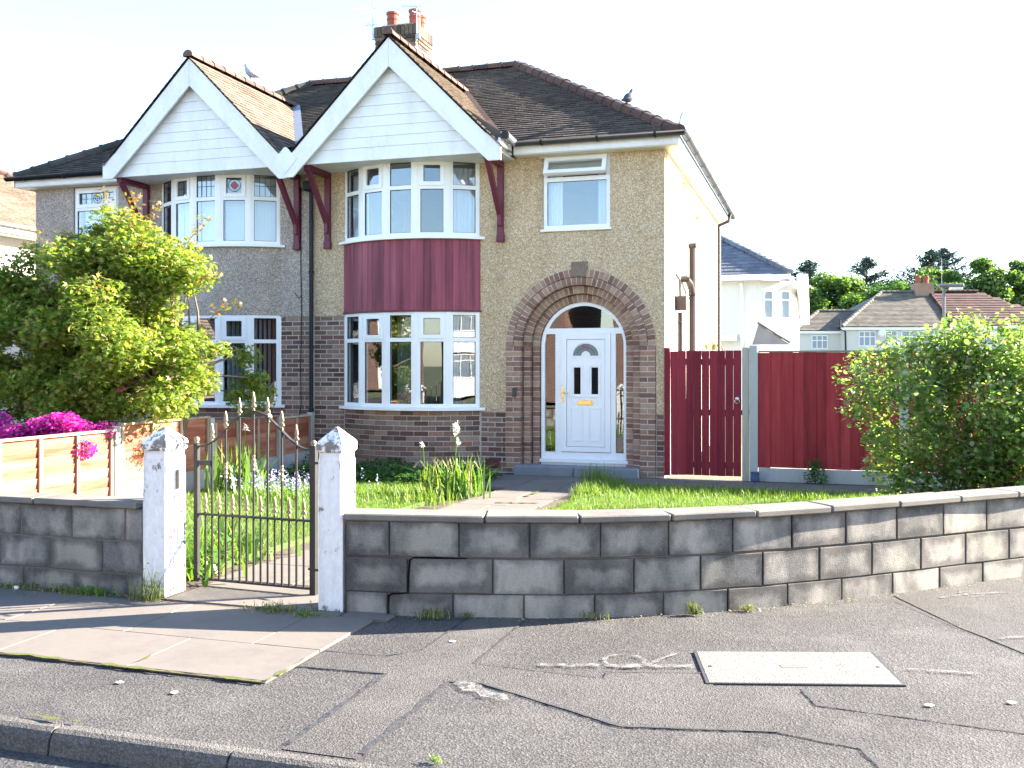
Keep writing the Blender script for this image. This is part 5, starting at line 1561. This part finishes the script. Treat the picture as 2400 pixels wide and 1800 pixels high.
# street lamp
Ld = 40; lx = (2212.3-1200)/2307*Ld
lp = empty('street_lamp', bk(lx, Ld, 0), 'grey street lamp with flat head behind the shrub', 'street lamp')
MB().tube([bk(lx,Ld,0), bk(lx,Ld,2.2)], .085, 10).tube([bk(lx,Ld,2.2), bk(lx,Ld,4.75)], .06, 10).build('column', MT['lamp_grey'], lp)
hd = MB(); B0 = bk(lx-.22, Ld, 4.82); 
hd.cbox((0,0,0), (1.0,.3,.14), .05, Matrix.Translation(bk(lx+.27,Ld,4.86)) @ RZ(R(17.3))); hd.build('lamp_head', MT['lamp_grey'], lp)
hd = MB(); hd.cbox((0,0,0), (.5,.24,.14), .06, Matrix.Translation(bk(lx+.48,Ld,4.75)) @ RZ(R(17.3))); hd.build('lens', MT['cream_wall'], lp)

# house at the left edge, beyond the neighbour
lh = empty('side_house', (-18, 6, 0), 'sunlit house with sandy tiled roof at the left edge, behind the maple', 'house')
MB().box(-24, -14.5, .2, 9.5, 0, 4.5).build('wall', MT['white_wall'], lh)
zz0 = 4.56
mb = MB(); mb.add([(-14.1,-.2,zz0),(-14.1,9.6,zz0),(-18.4,5.2,zz0+2.25),(-18.4,4.2,zz0+2.25),(-24,-.2,zz0),(-24,9.6,zz0)], [(0,1,2,3),(0,3,4),(1,5,2),(3,2,5,4)])
rf = mb.build('roof', MT['tile_sunlit'], lh)
V_ = Vector((-4.3,0,2.25)); sl = V_.length; V_.normalize()
def ins(u, v):
    f_ = v/sl
    return -.2+4.4*f_ < u < 9.6-4.4*f_
mb = MB(); tiles(mb, Vector((-14.1,0,zz0)), Vector((0,1,0)), V_, ins, (-.2, 9.6), (0, sl), .105, .168)
tag(mb.build('tile_courses', MT['tile_sunlit'], rf), kind='stuff')
ridge_run((-14.1,9.6,zz0+.03),(-18.4,5.2,zz0+2.28), rf, 'ridge', .12, None, .33, 'hip_tile')
ridge_run((-14.1,-.2,zz0+.03),(-18.4,4.2,zz0+2.28), rf, 'ridge', .12, None, .33, 'hip_tile')
MB().box(-14.14, -14.08, -.2, 9.6, zz0-.16, zz0-.01).build('fascia', MT['upvc'], lh)
MB().box(-14.5, -14.14, 0, 9.5, zz0-.18, zz0-.14).build('soffit', MT['soffit'], lh)
half_gutter('gutter', (-14.02,-.2,zz0+.03), (-14.02,9.6,zz0+.03), lh, 'cream_wall', .06, 4)
MB().box(-14.5, -14.38, .2, 9.5, 2.42, 2.5).build('band_course', MT['pot'], lh)
frame_win(lh, Vector((-14.5,1.2,0)), Vector((0,1,0)), Vector((1,0,0)), 1.0, 2.9, 3.9, 2)

# houses across the road (behind the photographer, mirrored in the bay glass and the door)
def opp_house(x, label, bx):
    o = empty('opposite_house', (x, -28, 0), label, 'house', 'houses across the road')
    MB().box(x-3.6, x+3.6, -34, -27, 0, 5.0).build('wall', MT['red_brick_wall'], o)
    mb = MB(); mb.add([(x-4,-26.6,5),(x+4,-26.6,5),(x+4,-34.4,5),(x-4,-34.4,5),(x-2,-30.5,7.6),(x+2,-30.5,7.6)], [(1,0,4,5),(0,3,4),(2,1,5),(3,2,5,4)]); mb.build('roof', MT['dark_stone'], o)
    MB().box(x-4, x+4, -26.6, -26.5, 4.85, 5.02).build('fascia', MT['upvc'], o)
    MB().box(bx-1.4, bx+1.4, -27, -26.4, 0, .9).box(bx-1.4, bx+1.4, -27, -26.4, 2.3, 3.3).box(bx-1.5, bx+1.5, -27, -26.3, 4.6, 4.75).each('bay', MT['upvc'], o)
    for z0 in (.92, 3.32):
        frame_win(o, Vector((bx+1.4,-26.45,0)), Vector((-1,0,0)), Vector((0,1,0)), 2.8, z0, z0+1.3, 4, z0+.95)
    frame_win(o, Vector((2*x-bx+.6,-26.98,0)), Vector((-1,0,0)), Vector((0,1,0)), 1.2, 3.4, 4.5, 2)
    d = MB().box(2*x-bx-.5, 2*x-bx+.5, -27, -26.95, .1, 2.2).build('door', MT['upvc'], o)
for i_, x_ in enumerate(range(-66, 50, 9)):
    nm = {-3: 'red brick house across the road, mirrored in the front door glass', -12: 'red brick house across the road, mirrored in the middle bay panes', 6: 'red brick house across the road, mirrored in the right half of the lower bay'}
    opp_house(x_+.3*(i_ % 3), nm.get(x_, 'red brick house in the row across the road, behind the photographer'), x_+(1.9 if i_ % 2 else -1.9))

# ------------------------------------------------------------------ vegetation
def rot_mats(n, tilt, yaw=None, rg=rng):
    yw = rg.uniform(0, 2*math.pi, n) if yaw is None else yaw
    ta = rg.uniform(0, 2*math.pi, n); tl = np.abs(rg.normal(0, tilt, n))
    ax = np.stack([np.cos(ta), np.sin(ta), np.zeros(n)], 1)
    c, s = np.cos(tl), np.sin(tl)
    K = np.zeros((n,3,3)); K[:,0,1] = -ax[:,2]; K[:,0,2] = ax[:,1]; K[:,1,0] = ax[:,2]; K[:,1,2] = -ax[:,0]; K[:,2,0] = -ax[:,1]; K[:,2,1] = ax[:,0]
    Rt = np.eye(3)[None]+s[:,None,None]*K+(1-c)[:,None,None]*(K@K)
    cz, sz_ = np.cos(yw), np.sin(yw)
    Rz = np.zeros((n,3,3)); Rz[:,0,0] = cz; Rz[:,0,1] = -sz_; Rz[:,1,0] = sz_; Rz[:,1,1] = cz; Rz[:,2,2] = 1
    return Rt@Rz
def leaves(name, C_, size, tpl, mat, parent=None, tilt=.6, kind=None, smin=.6):
    n = len(C_); tpl = np.array(tpl, float)
    sc = size*rng.uniform(smin, 1.25, n)
    Vv = np.einsum('nij,kj->nki', rot_mats(n, tilt), tpl)*sc[:,None,None]+np.asarray(C_)[:,None,:]
    k_ = len(tpl)
    me = bpy.data.meshes.new(name)
    cen = np.asarray(C_).mean(0)
    me.from_pydata((Vv.reshape(-1,3)-cen).tolist(), [], np.arange(n*k_).reshape(n,k_).tolist())
    me.update(); me.materials.append(mat)
    o = bpy.data.objects.new(name, me); o.location = cen; COL.objects.link(o); put_parent(o, parent)
    if kind: tag(o, kind=kind)
    return o
def star(l=5):
    P = []
    lens = [.55, .85, 1.0, .85, .55]
    angs = [-105, -52, 0, 52, 105]
    P.append((-.25, 0, 0))
    for i, (L_, a) in enumerate(zip(lens, angs)):
        P.append((L_*math.cos(R(a)), L_*math.sin(R(a)), -.12*L_))
        if i < 4:
            b = (a+angs[i+1])/2
            P.append((.34*math.cos(R(b)), .34*math.sin(R(b)), .03))
    return P
STAR = star()
OVAL = [(-.5,0,0),(-.2,-.3,.03),(.2,-.3,.02),(.55,0,-.08),(.2,.3,.02),(-.2,.3,.03)]
DIAM = [(-.5,0,0),(0,-.42,.05),(.55,0,-.06),(0,.42,.05)]
ROUND = [(-.5,0,0),(-.3,-.4,.04),(.15,-.45,.02),(.5,0,-.06),(.15,.45,.02),(-.3,.4,.04)]
LANCE = [(-.6,0,0),(0,-.16,.03),(.7,0,-.1),(0,.16,.03)]
NEEDLE = [(-.6,-.1,0),(-.6,.1,0),(.7,0,-.15)]
def unit(n):
    v = rng.normal(size=(n,3)); return v/np.linalg.norm(v, axis=1)[:,None]
def clumps(centers, radii, per, flat=1.0, shell=.5):
    out = []
    for c, r in zip(centers, radii):
        m_ = int(per*(r**2)/(np.mean(np.array(radii)**2)))
        d = unit(m_); rr = r*(rng.uniform(0, 1, m_)**shell)
        q_ = d*rr[:,None]; q_[:,2] *= flat
        out.append(np.array(c)+q_)
    return np.concatenate(out)
def ell_pts(n, c, r, shell=.45, test=None):
    out = []
    while len(out) < n:
        d = unit(1)[0]; rr = rng.uniform(0, 1)**shell
        p = np.array(c)+d*np.array(r)*rr
        if test is None or test(p): out.append(p)
    return out
def limb(mb, A, B, r0, r1, sag=.15, n=6, seg=6):
    A, B = Vector(A), Vector(B)
    mid = A.lerp(B, .5)+Vector((random.uniform(-sag,sag), random.uniform(-sag,sag), random.uniform(0, sag)))
    P = [A.lerp(mid, t).lerp(mid.lerp(B, t), t) for t in [i/seg for i in range(seg+1)]]
    mb.tube(P, [r0+(r1-r0)*i/seg for i in range(seg+1)], n)
    return P

# Japanese maple in the neighbouring garden
mp = empty('maple_tree', (-6.05,-3.6,0), 'yellow-green japanese maple in front of the grey house', 'tree')
cen = (-6.62,-3.7,2.05)
def mtest(p):
    return p[2] > .95 and not (p[0] > -5.3 and p[2] > 2.75) and not (p[0] < -7.6 and p[2] > 2.9)
cc = ell_pts(165, cen, (1.85,1.25,1.25), .42, mtest)
cc += [np.array(p) for p in ((-6.25,-3.7,3.3),(-6.5,-3.6,3.45),(-6.0,-3.8,3.2),(-5.6,-3.6,3.0),(-5.35,-2.4,1.75),(-5.3,-2.3,1.45),(-5.4,-2.2,1.2),(-7.9,-3.9,2.6),(-8.2,-3.6,2.1),(-8.1,-3.9,1.5),(-8.0,-4.2,1.2),(-5.3,-4.2,1.25),(-5.9,-4.4,1.15),(-6.6,-4.5,1.1))]
rad = [random.uniform(.18, .44) for _ in cc]
trunk = MB()
for (bx, by, tx, ty, tz) in ((-6.0,-3.55,-5.9,-3.6,1.5),(-5.85,-3.4,-5.55,-3.4,1.55),(-6.1,-3.65,-6.75,-3.75,1.7)):
    trunk.tube([(bx,by,-.05),(bx*.6+tx*.4,by,.55),(tx*.9+bx*.1,ty,1.1),(tx,ty,tz)], [.075,.06,.05,.04], 8)
for p in cc:
    st_ = random.choice(((-5.9,-3.6,1.4),(-5.55,-3.4,1.5),(-6.75,-3.75,1.6)))
    limb(trunk, st_, tuple(p), .024, .006, .2, 5, 5)
trunk.build('trunk', MT['bark'], mp, True)
leaves('crown', clumps(cc, rad, 470, .72, .5), .06, STAR, MT['maple'], mp, .75)
yc = [p+np.array((random.uniform(-.1,.1), random.uniform(-.1,.1), r*.35)) for p, r in zip(cc, rad) if p[2] > 2.2]
leaves('young_leaves', clumps(yc, [.22]*len(yc), 34, .6, .6), .05, STAR, MT['maple_young'], mp, .8)
tw = MB(); tl = []
for (a, b) in (((-6.25,-3.7,3.3),(-6.0,-3.9,3.75)),((-6.55,-3.6,3.4),(-6.6,-3.7,3.85)),((-5.6,-3.6,3.0),(-5.05,-3.8,3.45)),((-7.6,-3.8,2.6),(-8.25,-3.9,3.05)),((-7.2,-3.7,2.9),(-7.6,-3.8,3.35)),((-5.4,-3.6,2.5),(-4.85,-3.8,2.72)),((-5.2,-3.5,2.2),(-4.75,-3.6,2.4)),((-6.0,-3.8,3.2),(-5.7,-3.9,3.62))):
    P = limb(tw, a, b, .006, .003, .08, 4, 5)
    for p in P[2:]:
        for j in range(9): tl.append((p.x+random.gauss(0,.05), p.y+random.gauss(0,.05), p.z+random.gauss(0,.04)))
tag(tw.build('twigs', MT['maple_young'], mp), kind='stuff')
leaves('twig_leaves', np.array(tl), .05, STAR, MT['maple_young'], mp, .8)

# big shrub by the right end of the wall
bs = empty('flowering_shrub', (3.9,-2.6,0), 'big loose green shrub with pinkish buds behind the curved wall', 'shrub')
bc = ell_pts(70, (3.75,-2.5,1.0), (1.15,.9,.9), .4, lambda p: p[2] > .15) + ell_pts(40, (4.7,-3.1,1.0), (1.2,1.0,.95), .4, lambda p: p[2] > .15)
bc += [np.array(p) for p in ((2.55,-2.4,1.15),(2.7,-2.6,.85),(2.6,-2.3,1.5),(2.75,-2.5,.5),(3.3,-2.5,1.9),(3.65,-2.4,2.0),(4.1,-2.6,1.98),(2.9,-2.4,1.75),(3.6,-2.8,2.02))]
br = [random.uniform(.14, .36) for _ in bc]
mb = MB()
for p in bc:
    s0_ = (random.uniform(3.4,4.6), random.uniform(-3,-2.2), 0)
    limb(mb, s0_, tuple(p), .014, .004, .2, 4, 5)
mb.build('stems', MT['bark'], bs)
leaves('foliage', clumps(bc, br, 260, .95, .5), .05, ROUND, MT['shrub'], bs, .8)
leaves('buds', clumps(bc, br, 9, .9, .35), .03, OVAL, MT['shrub_bud'], bs, 1.0)
tl = []; mb = MB()
for i in range(60):
    a = random.uniform(2.5, 5.4); top = (a+random.uniform(-.15,.15), random.uniform(-3.2,-2.2), random.uniform(1.85, 2.25)-.25*abs(a-3.8))
    P = limb(mb, (top[0]+random.uniform(-.2,.2), top[1], top[2]-.5), top, .005, .002, .08, 4, 5)
    for p in P: tl += [(p.x+random.gauss(0,.04), p.y+random.gauss(0,.04), p.z+random.gauss(0,.03)) for _ in range(4)]
tag(mb.build('shoots', MT['bark'], bs), kind='stuff'); leaves('shoot_leaves', np.array(tl), .055, ROUND, MT['shrub'], bs, .8)

# azalea, lime shrub, blue-grey shrub by the lap fence
az = empty('azalea', (-6.4,-5.0,0), 'magenta azalea in full bloom above the lap fence', 'shrub')
ac = [(-7.3+.115*i+random.uniform(-.04,.04), -5.05+random.uniform(-.25,.25), .84+.1*math.sin(i*.8)+random.uniform(-.06,.1)) for i in range(15)]+[(-5.85,-4.95,.9),(-5.75,-4.75,.88),(-5.95,-5.1,1.0),(-6.2,-5.2,.95),(-6.5,-5.3,.88)]
MB_ = MB()
for p in ac: limb(MB_, (-6.4,-5,0), p, .015, .006, .1, 4, 4)
MB_.build('stems', MT['bark'], az)
leaves('blossom', clumps(ac, [.17]*len(ac), 420, .7, .4), .034, ROUND, MT['azalea'], az, .9)
leaves('foliage', clumps(ac, [.18]*len(ac), 60, .7, .6), .04, OVAL, MT['ivy'], az, .8)
pk = empty('valerian', (-7.0,-4.6,0), 'pink flower heads on stems behind the magenta azalea', 'flower')
ph = [(-7.05,-4.5,1.18),(-6.9,-4.55,1.12),(-6.75,-4.5,1.2),(-5.95,-4.3,1.32),(-5.85,-4.3,1.35),(-6.1,-4.4,1.12)]
mb = MB()
for p in ph: limb(mb, (p[0]+.05, p[1], .3), p, .005, .004, .03, 4, 4)
mb.build('stems', MT['straw'], pk); leaves('flower_heads', clumps(ph, [.055]*len(ph), 70, .7, .5), .022, ROUND, MT['pink'], pk, 1.0, 'stuff')
ls = empty('lime_shrub', (-5.95,-4.3,0), 'small lime-green shrub between the azalea and the maple trunk', 'shrub')
lc = ell_pts(26, (-5.85,-4.25,.85), (.55,.35,.42), .5, lambda p: p[2] > .3)
mb = MB()
for p in lc: limb(mb, (-5.9,-4.25,0), tuple(p), .01, .004, .08, 4, 4)
mb.build('stems', MT['bark'], ls)
leaves('foliage', clumps(lc, [.17]*len(lc), 150, .8, .5), .045, LANCE, MT['lime_leaf'], ls, .8)
gs = empty('blue_grey_shrub', (-7.9,-4.4,0), 'blue-grey shrub at the left edge behind the azalea', 'shrub')
gc = ell_pts(14, (-7.85,-4.4,.85), (.4,.3,.4), .5)
leaves('foliage', clumps(gc, [.17]*len(gc), 130, .9, .5), .035, LANCE, MT['bluegrey_leaf'], gs, .9)

def blades(name, pts, h, w, mat, parent=None, lean=.35, kind=None, seg=2, smin=.55):
    n = len(pts); pts = np.asarray(pts, float)
    yw = rng.uniform(0, 2*math.pi, n); le = np.abs(rng.normal(0, lean, n)); hh_ = h*rng.uniform(smin, 1.2, n)
    dx, dy = np.cos(yw), np.sin(yw); px, py = -dy*w/2, dx*w/2
    V_ = []
    for f_, ww in ((0, 1.0), (.5, .85), (1.0, .0)):
        off = le*hh_*f_**2
        cx_, cy_, cz_ = pts[:,0]+dx*off, pts[:,1]+dy*off, pts[:,2]+hh_*f_*(1-.25*np.minimum(le,1)*f_)
        if ww > 0:
            V_.append(np.stack([cx_-px*ww, cy_-py*ww, cz_], 1)); V_.append(np.stack([cx_+px*ww, cy_+py*ww, cz_], 1))
        else: V_.append(np.stack([cx_, cy_, cz_], 1))
    A_ = np.stack(V_, 1)          # n,5,3
    base = np.arange(n)[:,None]*5
    f1 = base+np.array([[0,1,3,2]]); f2 = base+np.array([[2,3,4]])
    me = bpy.data.meshes.new(name); cen = pts.mean(0)
    me.from_pydata((A_.reshape(-1,3)-cen).tolist(), [], f1.tolist()+f2.tolist()); me.update(); me.materials.append(mat)
    o = bpy.data.objects.new(name, me); o.location = cen; COL.objects.link(o); put_parent(o, parent)
    if kind: tag(o, kind=kind)
    return o
def in_poly(poly, n):
    P = np.array(poly); out = []
    lo, hi = P.min(0), P.max(0)
    while len(out) < n:
        q_ = rng.uniform(lo, hi, (4000, 2))
        x, y = q_[:,0], q_[:,1]; ins_ = np.zeros(len(q_), bool); j = len(P)-1
        for i in range(len(P)):
            xi, yi, xj, yj = *P[i], *P[j]
            c_ = ((yi > y) != (yj > y)) & (x < (xj-xi)*(y-yi)/(yj-yi+1e-12)+xi)
            ins_ ^= c_; j = i
        out += list(q_[ins_])
    return np.array(out[:n])
def grass(name, poly, n, z, h, w=.0055):
    q_ = in_poly(poly, n)
    tag(blades(name, np.column_stack([q_, np.full(n, z)]), h, w, MT['grass'], None, .45), kind='stuff')
grass('left_grass', lawnL, 42000, .052, .046)
grass('right_grass', [(-.75,-5),(4.2,-4.6),(5.4,-1.3),(-.6,-1.2)], 30000, .048, .065)
grass('path_edge_grass', [(-.75,-2.6),(-.5,-2.6),(-.3,-1.1),(-.75,-1.15)], 900, .03, .16, .007)
grass('lawn_tufts', [(-.6,-2.2),(2.2,-2.2),(2.2,-1.7),(-.6,-1.7)], 1500, .05, .1, .006)
grass('neighbour_grass', [(-7.6,-8.05),(-5.75,-8.05),(-5.75,-6),(-7.6,-6)], 5000, .01, .16, .008)
grass('verge_grass', [(-5.6,-8.05),(-2.5,-8.05),(-2.5,-7.6),(-5.6,-7.6)], 3500, .01, .2, .008)

def clump_plant(name, label, cat, x, y, n, h, w, spread, mat='iris_leaf', lean=.4, group=None):
    o = empty(name, (x, y, 0), label, cat, group)
    pts = np.column_stack([rng.normal(x, spread, n), rng.normal(y, spread, n), np.full(n, .02)])
    blades('leaves', pts, h, w, MT[mat], o, lean)
    return o
o = clump_plant('iris_clump', 'tall sword-leaved iris clump in the shade edge by the lap fence', 'plant', -4.95, -3.4, 90, .62, .04, .17, lean=.45)
for (x, y, h_) in ((-4.75,-3.45,.85),(-4.5,-3.3,.98)):
    MB().tube([(x,y,0),(x+.02,y,h_*.6),(x+.05,y,h_)], .007, 5).build('stem', MT['iris_leaf'], o)
    leaves('bud', clumps([(x+.05,y,h_)], [.04], 14, 1.6), .05, LANCE, MT['white_petal'], o, 1.4)
clump_plant('day_lily', 'big leafy clump just inside the gate, left of the path', 'plant', -2.8, -7.0, 240, .34, .028, .28, 'iris_leaf', 1.1)
clump_plant('day_lily', 'arching leafy clump by the foot of the left gate post', 'plant', -2.62, -7.75, 150, .3, .026, .17, 'iris_leaf', 1.2)
bb = empty('bluebells', (-3.9,-3.9,0), 'patch of pale bluebells on the lawn behind the gate', 'flowers')
q_ = np.column_stack([rng.normal(-3.85, .42, 330), rng.normal(-3.85, .28, 330)])
blades('leaves', np.column_stack([q_, np.full(330, .04)]), .26, .011, MT['iris_leaf'], bb, .5)
fl = []
for (x, y) in q_[:150]:
    h_ = random.uniform(.2, .34)
    for j in range(6): fl.append((x+random.gauss(0,.012), y+random.gauss(0,.012), .05+h_-j*.022))
leaves('bells', np.array(fl), .022, ROUND, MT['bluebell'], bb, 1.2)
gc_ = empty('ground_cover', (-3.9,-1.4,0), 'dark leafy ground cover under the bay window', 'plant')
q_ = in_poly([(-5.4,-2.0),(-2.35,-2.3),(-2.2,-.75),(-2.9,-.55),(-5.4,-.45)], 9000)
hz = .05+.2*rng.uniform(0, 1, 9000)*(.7+.5*np.sin(q_[:,0]*5)*np.cos(q_[:,1]*4))
leaves('foliage', np.column_stack([q_, hz]), .045, OVAL, MT['ivy'], gc_, .6)
dc = clump_plant('daffodil_clump', 'tall arching daffodil leaves beside the path, below the bay', 'plant', -2.15, -2.75, 130, .5, .022, .16, 'iris_leaf', .6)
st_ = MB()
for i in range(12):
    x, y = random.gauss(-2.1,.15), random.gauss(-2.75,.12); a = random.uniform(0, 6.28)
    st_.tube([(x,y,0),(x+.03*math.cos(a),y+.03*math.sin(a),.34),(x+.12*math.cos(a),y+.1*math.sin(a),.46),(x+.2*math.cos(a),y+.16*math.sin(a),.38)], .006, 4)
st_.build('withered_stems', MT['straw'], dc)
ir = clump_plant('iris_spike', 'tallest pale iris spike in front of the bay, right one', 'plant', -2.12, -2.95, 16, .45, .035, .05, 'iris_leaf', .15)
MB().tube([(-2.12,-2.95,0),(-2.1,-2.95,.5),(-2.09,-2.95,.86)], .008, 5).build('stem', MT['iris_leaf'], ir)
leaves('buds', clumps([(-2.09,-2.95,.9),(-2.1,-2.95,.84),(-2.07,-2.95,.7)], [.045,.04,.035], 26, 1.8), .05, LANCE, MT['white_petal'], ir, 1.4, 'stuff')
ir = clump_plant('iris_spike', 'shorter pale iris spike in front of the bay, left one', 'plant', -2.5, -2.9, 12, .42, .035, .05, 'iris_leaf', .15)
MB().tube([(-2.5,-2.9,0),(-2.53,-2.9,.4),(-2.55,-2.9,.64)], .008, 5).build('stem', MT['iris_leaf'], ir)
leaves('buds', clumps([(-2.55,-2.9,.67)], [.04], 20, 1.8), .045, LANCE, MT['white_petal'], ir, 1.4, 'stuff')
clump_plant('grass_clump', 'pale tufted grass at the lawn edge near the iris spikes', 'grass', -2.3, -3.5, 160, .24, .012, .17, 'grass', .5)
clump_plant('grass_clump', 'pale tufted grass on the lawn left of the iris spikes', 'grass', -3.1, -3.3, 120, .2, .012, .2, 'grass', .5)
clump_plant('grass_clump', 'tuft of long grass in front of the door step', 'grass', -.72, -1.25, 120, .3, .012, .1, 'grass', .3)
o = empty('dark_weed', (2.05,-.15,0), 'dark leafy weed growing at the foot of the red fence', 'weed')
leaves('foliage', clumps([(2.0,-.15,.12),(2.1,-.14,.2),(2.15,-.17,.1),(2.05,-.15,.27)], [.11]*4, 120, 1), .035, OVAL, MT['ivy'], o, .8)
def weed(x, y, n, h, label, mat='weed', sp=.06, z=.01):
    o = empty('weed', (x, y, z), label, 'weed', 'weeds along the wall foot')
    pts = np.column_stack([rng.normal(x, sp, n), rng.normal(y, sp*.4, n), np.full(n, z)])
    blades('blades', pts, h, .007, MT[mat], o, .6, 'stuff')
    leaves('leaflets', pts+np.column_stack([rng.normal(0,.015,n), rng.normal(0,.01,n), rng.uniform(.0,h*.8,n)]), .017, OVAL, MT[mat], o, .8, 'stuff')
weed(-2.33,-8.42,70,.17,'pale feathery weed at the foot of the left gate post', sp=.07)
weed(-2.32,-8.39,16,.34,'tall thin weed stalks against the left gate post', sp=.04)
weed(-1.3,-8.42,110,.07,'low weed mat on the threshold left of the right gate post', sp=.12)
weed(-1.05,-8.46,50,.04,'tiny moss tuft at the foot of the right gate post', 'grass', .08)
weed(-2.82,-8.37,120,.07,'bright green weed cushion at the base of the left wall', 'grass', .1)
weed(-3.05,-8.37,80,.06,'yellowish weed at the base of the left wall', sp=.1)
weed(-3.5,-8.37,120,.06,'straggly weeds along the base of the left wall, further left', sp=.2)
weed(-.26,-8.25,70,.07,'brownish grass tuft under the crack of the curved wall', sp=.06)
weed(-.05,-8.19,20,.05,'tiny seedling right of the tuft under the cracked wall', sp=.03)
weed(.72,-7.97,24,.06,'sparse seedling at the middle of the curved wall', sp=.05)
weed(1.34,-7.66,40,.09,'green seedling at the curved wall where the shadow ends', sp=.025)
weed(1.66,-7.45,30,.05,'yellow tuft at the sunlit base of the curved wall', sp=.04)
weed(.6,-10.4,14,.03,'tiny green sprout by the kerb', 'grass', .02)
tag(MB().cbox((-3.45,-8.41,.02), (.035,.02,.03), .005).build('litter', MT['litter']), 'scrap of white litter at the base of the left wall', 'litter')
# wilted leaf crumbs along the wall foot
tag(leaves('leaf_litter', np.column_stack([rng.uniform(-4,-2.5,160), rng.uniform(-8.42,-8.31,160), np.full(160,.015)]), .02, OVAL, MT['straw'], None, .3), kind='stuff')
q_ = np.array([wall_at(s)[0]+wall_at(s)[2]*abs(random.gauss(0,.06)) for s in rng.uniform(.2, 5.5, 260)])
tag(leaves('wall_foot_debris', np.column_stack([q_, np.full(260,.012)]), .014, OVAL, MT['straw'], None, .3), kind='stuff')

# trees beyond the far houses
def far_tree(a, Dp, zt, w, mat, label, name='broadleaf_tree', n=40, per=620, ls=.36):
    o = empty(name, bk(a, Dp, 0), label, 'tree', 'trees beyond the far houses')
    MB().tube([bk(a,Dp,0), bk(a,Dp,zt*.45), bk(a+.3,Dp,zt*.7)], [.4,.3,.12], 8).build('trunk', MT['bark'], o)
    c_ = bk(a, Dp, zt*.55)
    pc_ = ell_pts(n, tuple(c_), (w*1.6, w, zt*.45-.5), .4, lambda p: p[2] > 2.5)
    leaves('crown', clumps(pc_, [random.uniform(.9,1.6)*w/3.4 for _ in pc_], per, .85, .45), ls, DIAM, MT[mat], o, .9)
def conifer(a, Dp, zt, w, label):
    o = empty('conifer', bk(a, Dp, 0), label, 'tree', 'conifers beyond the far houses')
    mb = MB().tube([bk(a,Dp,0), bk(a,Dp,zt*.95), bk(a,Dp,zt)], [.35,.1,.03], 6); pts = []
    for i in range(60):
        f_ = (i/60)**.85; z = zt*(.4+.58*f_); L_ = 2.5*w*(1-f_)*random.uniform(.55,1.15)+.4; an = random.uniform(0, 6.28)
        A_ = bk(a, Dp, z); B_ = A_+Vector((math.cos(an)*L_, math.sin(an)*L_, L_*.3))
        mb.tube([A_, A_.lerp(B_, .5)+Vector((0,0,-.1)), B_], [.06,.05,.02], 4)
        for j in range(70):
            t = random.uniform(.1,1.05)
            pts.append(A_.lerp(B_, t)+Vector((random.gauss(0,.2),random.gauss(0,.2),random.gauss(-.15,.2))))
    mb.build('trunk', MT['leafless'], o)
    leaves('needles', np.array([tuple(p) for p in pts]), .4, LANCE, MT['conifer'], o, .7)
lat = lambda bx: ((1800+bx/3.687)-1200)/2307*105
conifer(lat(365), 105, 13.0, 3.4, 'dark conifer behind the slate roof house, leftmost of four')
conifer(lat(880), 106, 13.4, 3.6, 'dark conifer second from the left behind the far houses')
conifer(lat(1375), 104, 14.0, 3.8, 'dark conifer third from the left behind the far houses')
conifer(lat(1620), 107, 14.6, 4.0, 'dark conifer behind the street lamp, rightmost of four')
far_tree(lat(420), 100, 10.8, 3.4, 'far_leaf', 'bright green tree right of the slate roof house')
far_tree(lat(640), 101, 9.0, 3.4, 'far_leaf', 'rounded green tree behind the small brown roof')
far_tree(lat(850), 100, 11.0, 4.0, 'far_leaf_dark', 'big rounded dark green tree left of the grey hip roof')
far_tree(lat(1080), 99, 9.8, 3.0, 'far_leaf_pale', 'pale green tree left of the hip roof peak')
far_tree(lat(1280), 100, 12.0, 3.6, 'far_leaf', 'bright green tree left of the far chimney')
far_tree(lat(1560), 99, 12.6, 3.2, 'far_leaf', 'tall bright tree just behind the far chimney pots')
far_tree(lat(1800), 98, 10.8, 3.4, 'far_leaf_pale', 'pale willow-like tree right of the street lamp')
far_tree(lat(2010), 101, 12.6, 3.2, 'far_leaf', 'bright green tree above the dark red roof')
far_tree(lat(2130), 97, 10.6, 3.0, 'far_leaf_pale', 'pale tree low above the dark red roof')
far_tree(lat(240), 108, 10.5, 3.6, 'far_leaf_dark', 'dark tree half hidden by the slate roof house')
far_tree(lat(1150), 108, 11.3, 4.2, 'far_leaf_dark', 'dark tree behind the peak of the grey hip roof')
far_tree(lat(1680), 109, 12.0, 4.2, 'far_leaf_dark', 'dark tree between the chimney and the street lamp')
far_tree(lat(2260), 100, 12.4, 3.2, 'far_leaf_dark', 'dark green tree at the right edge')
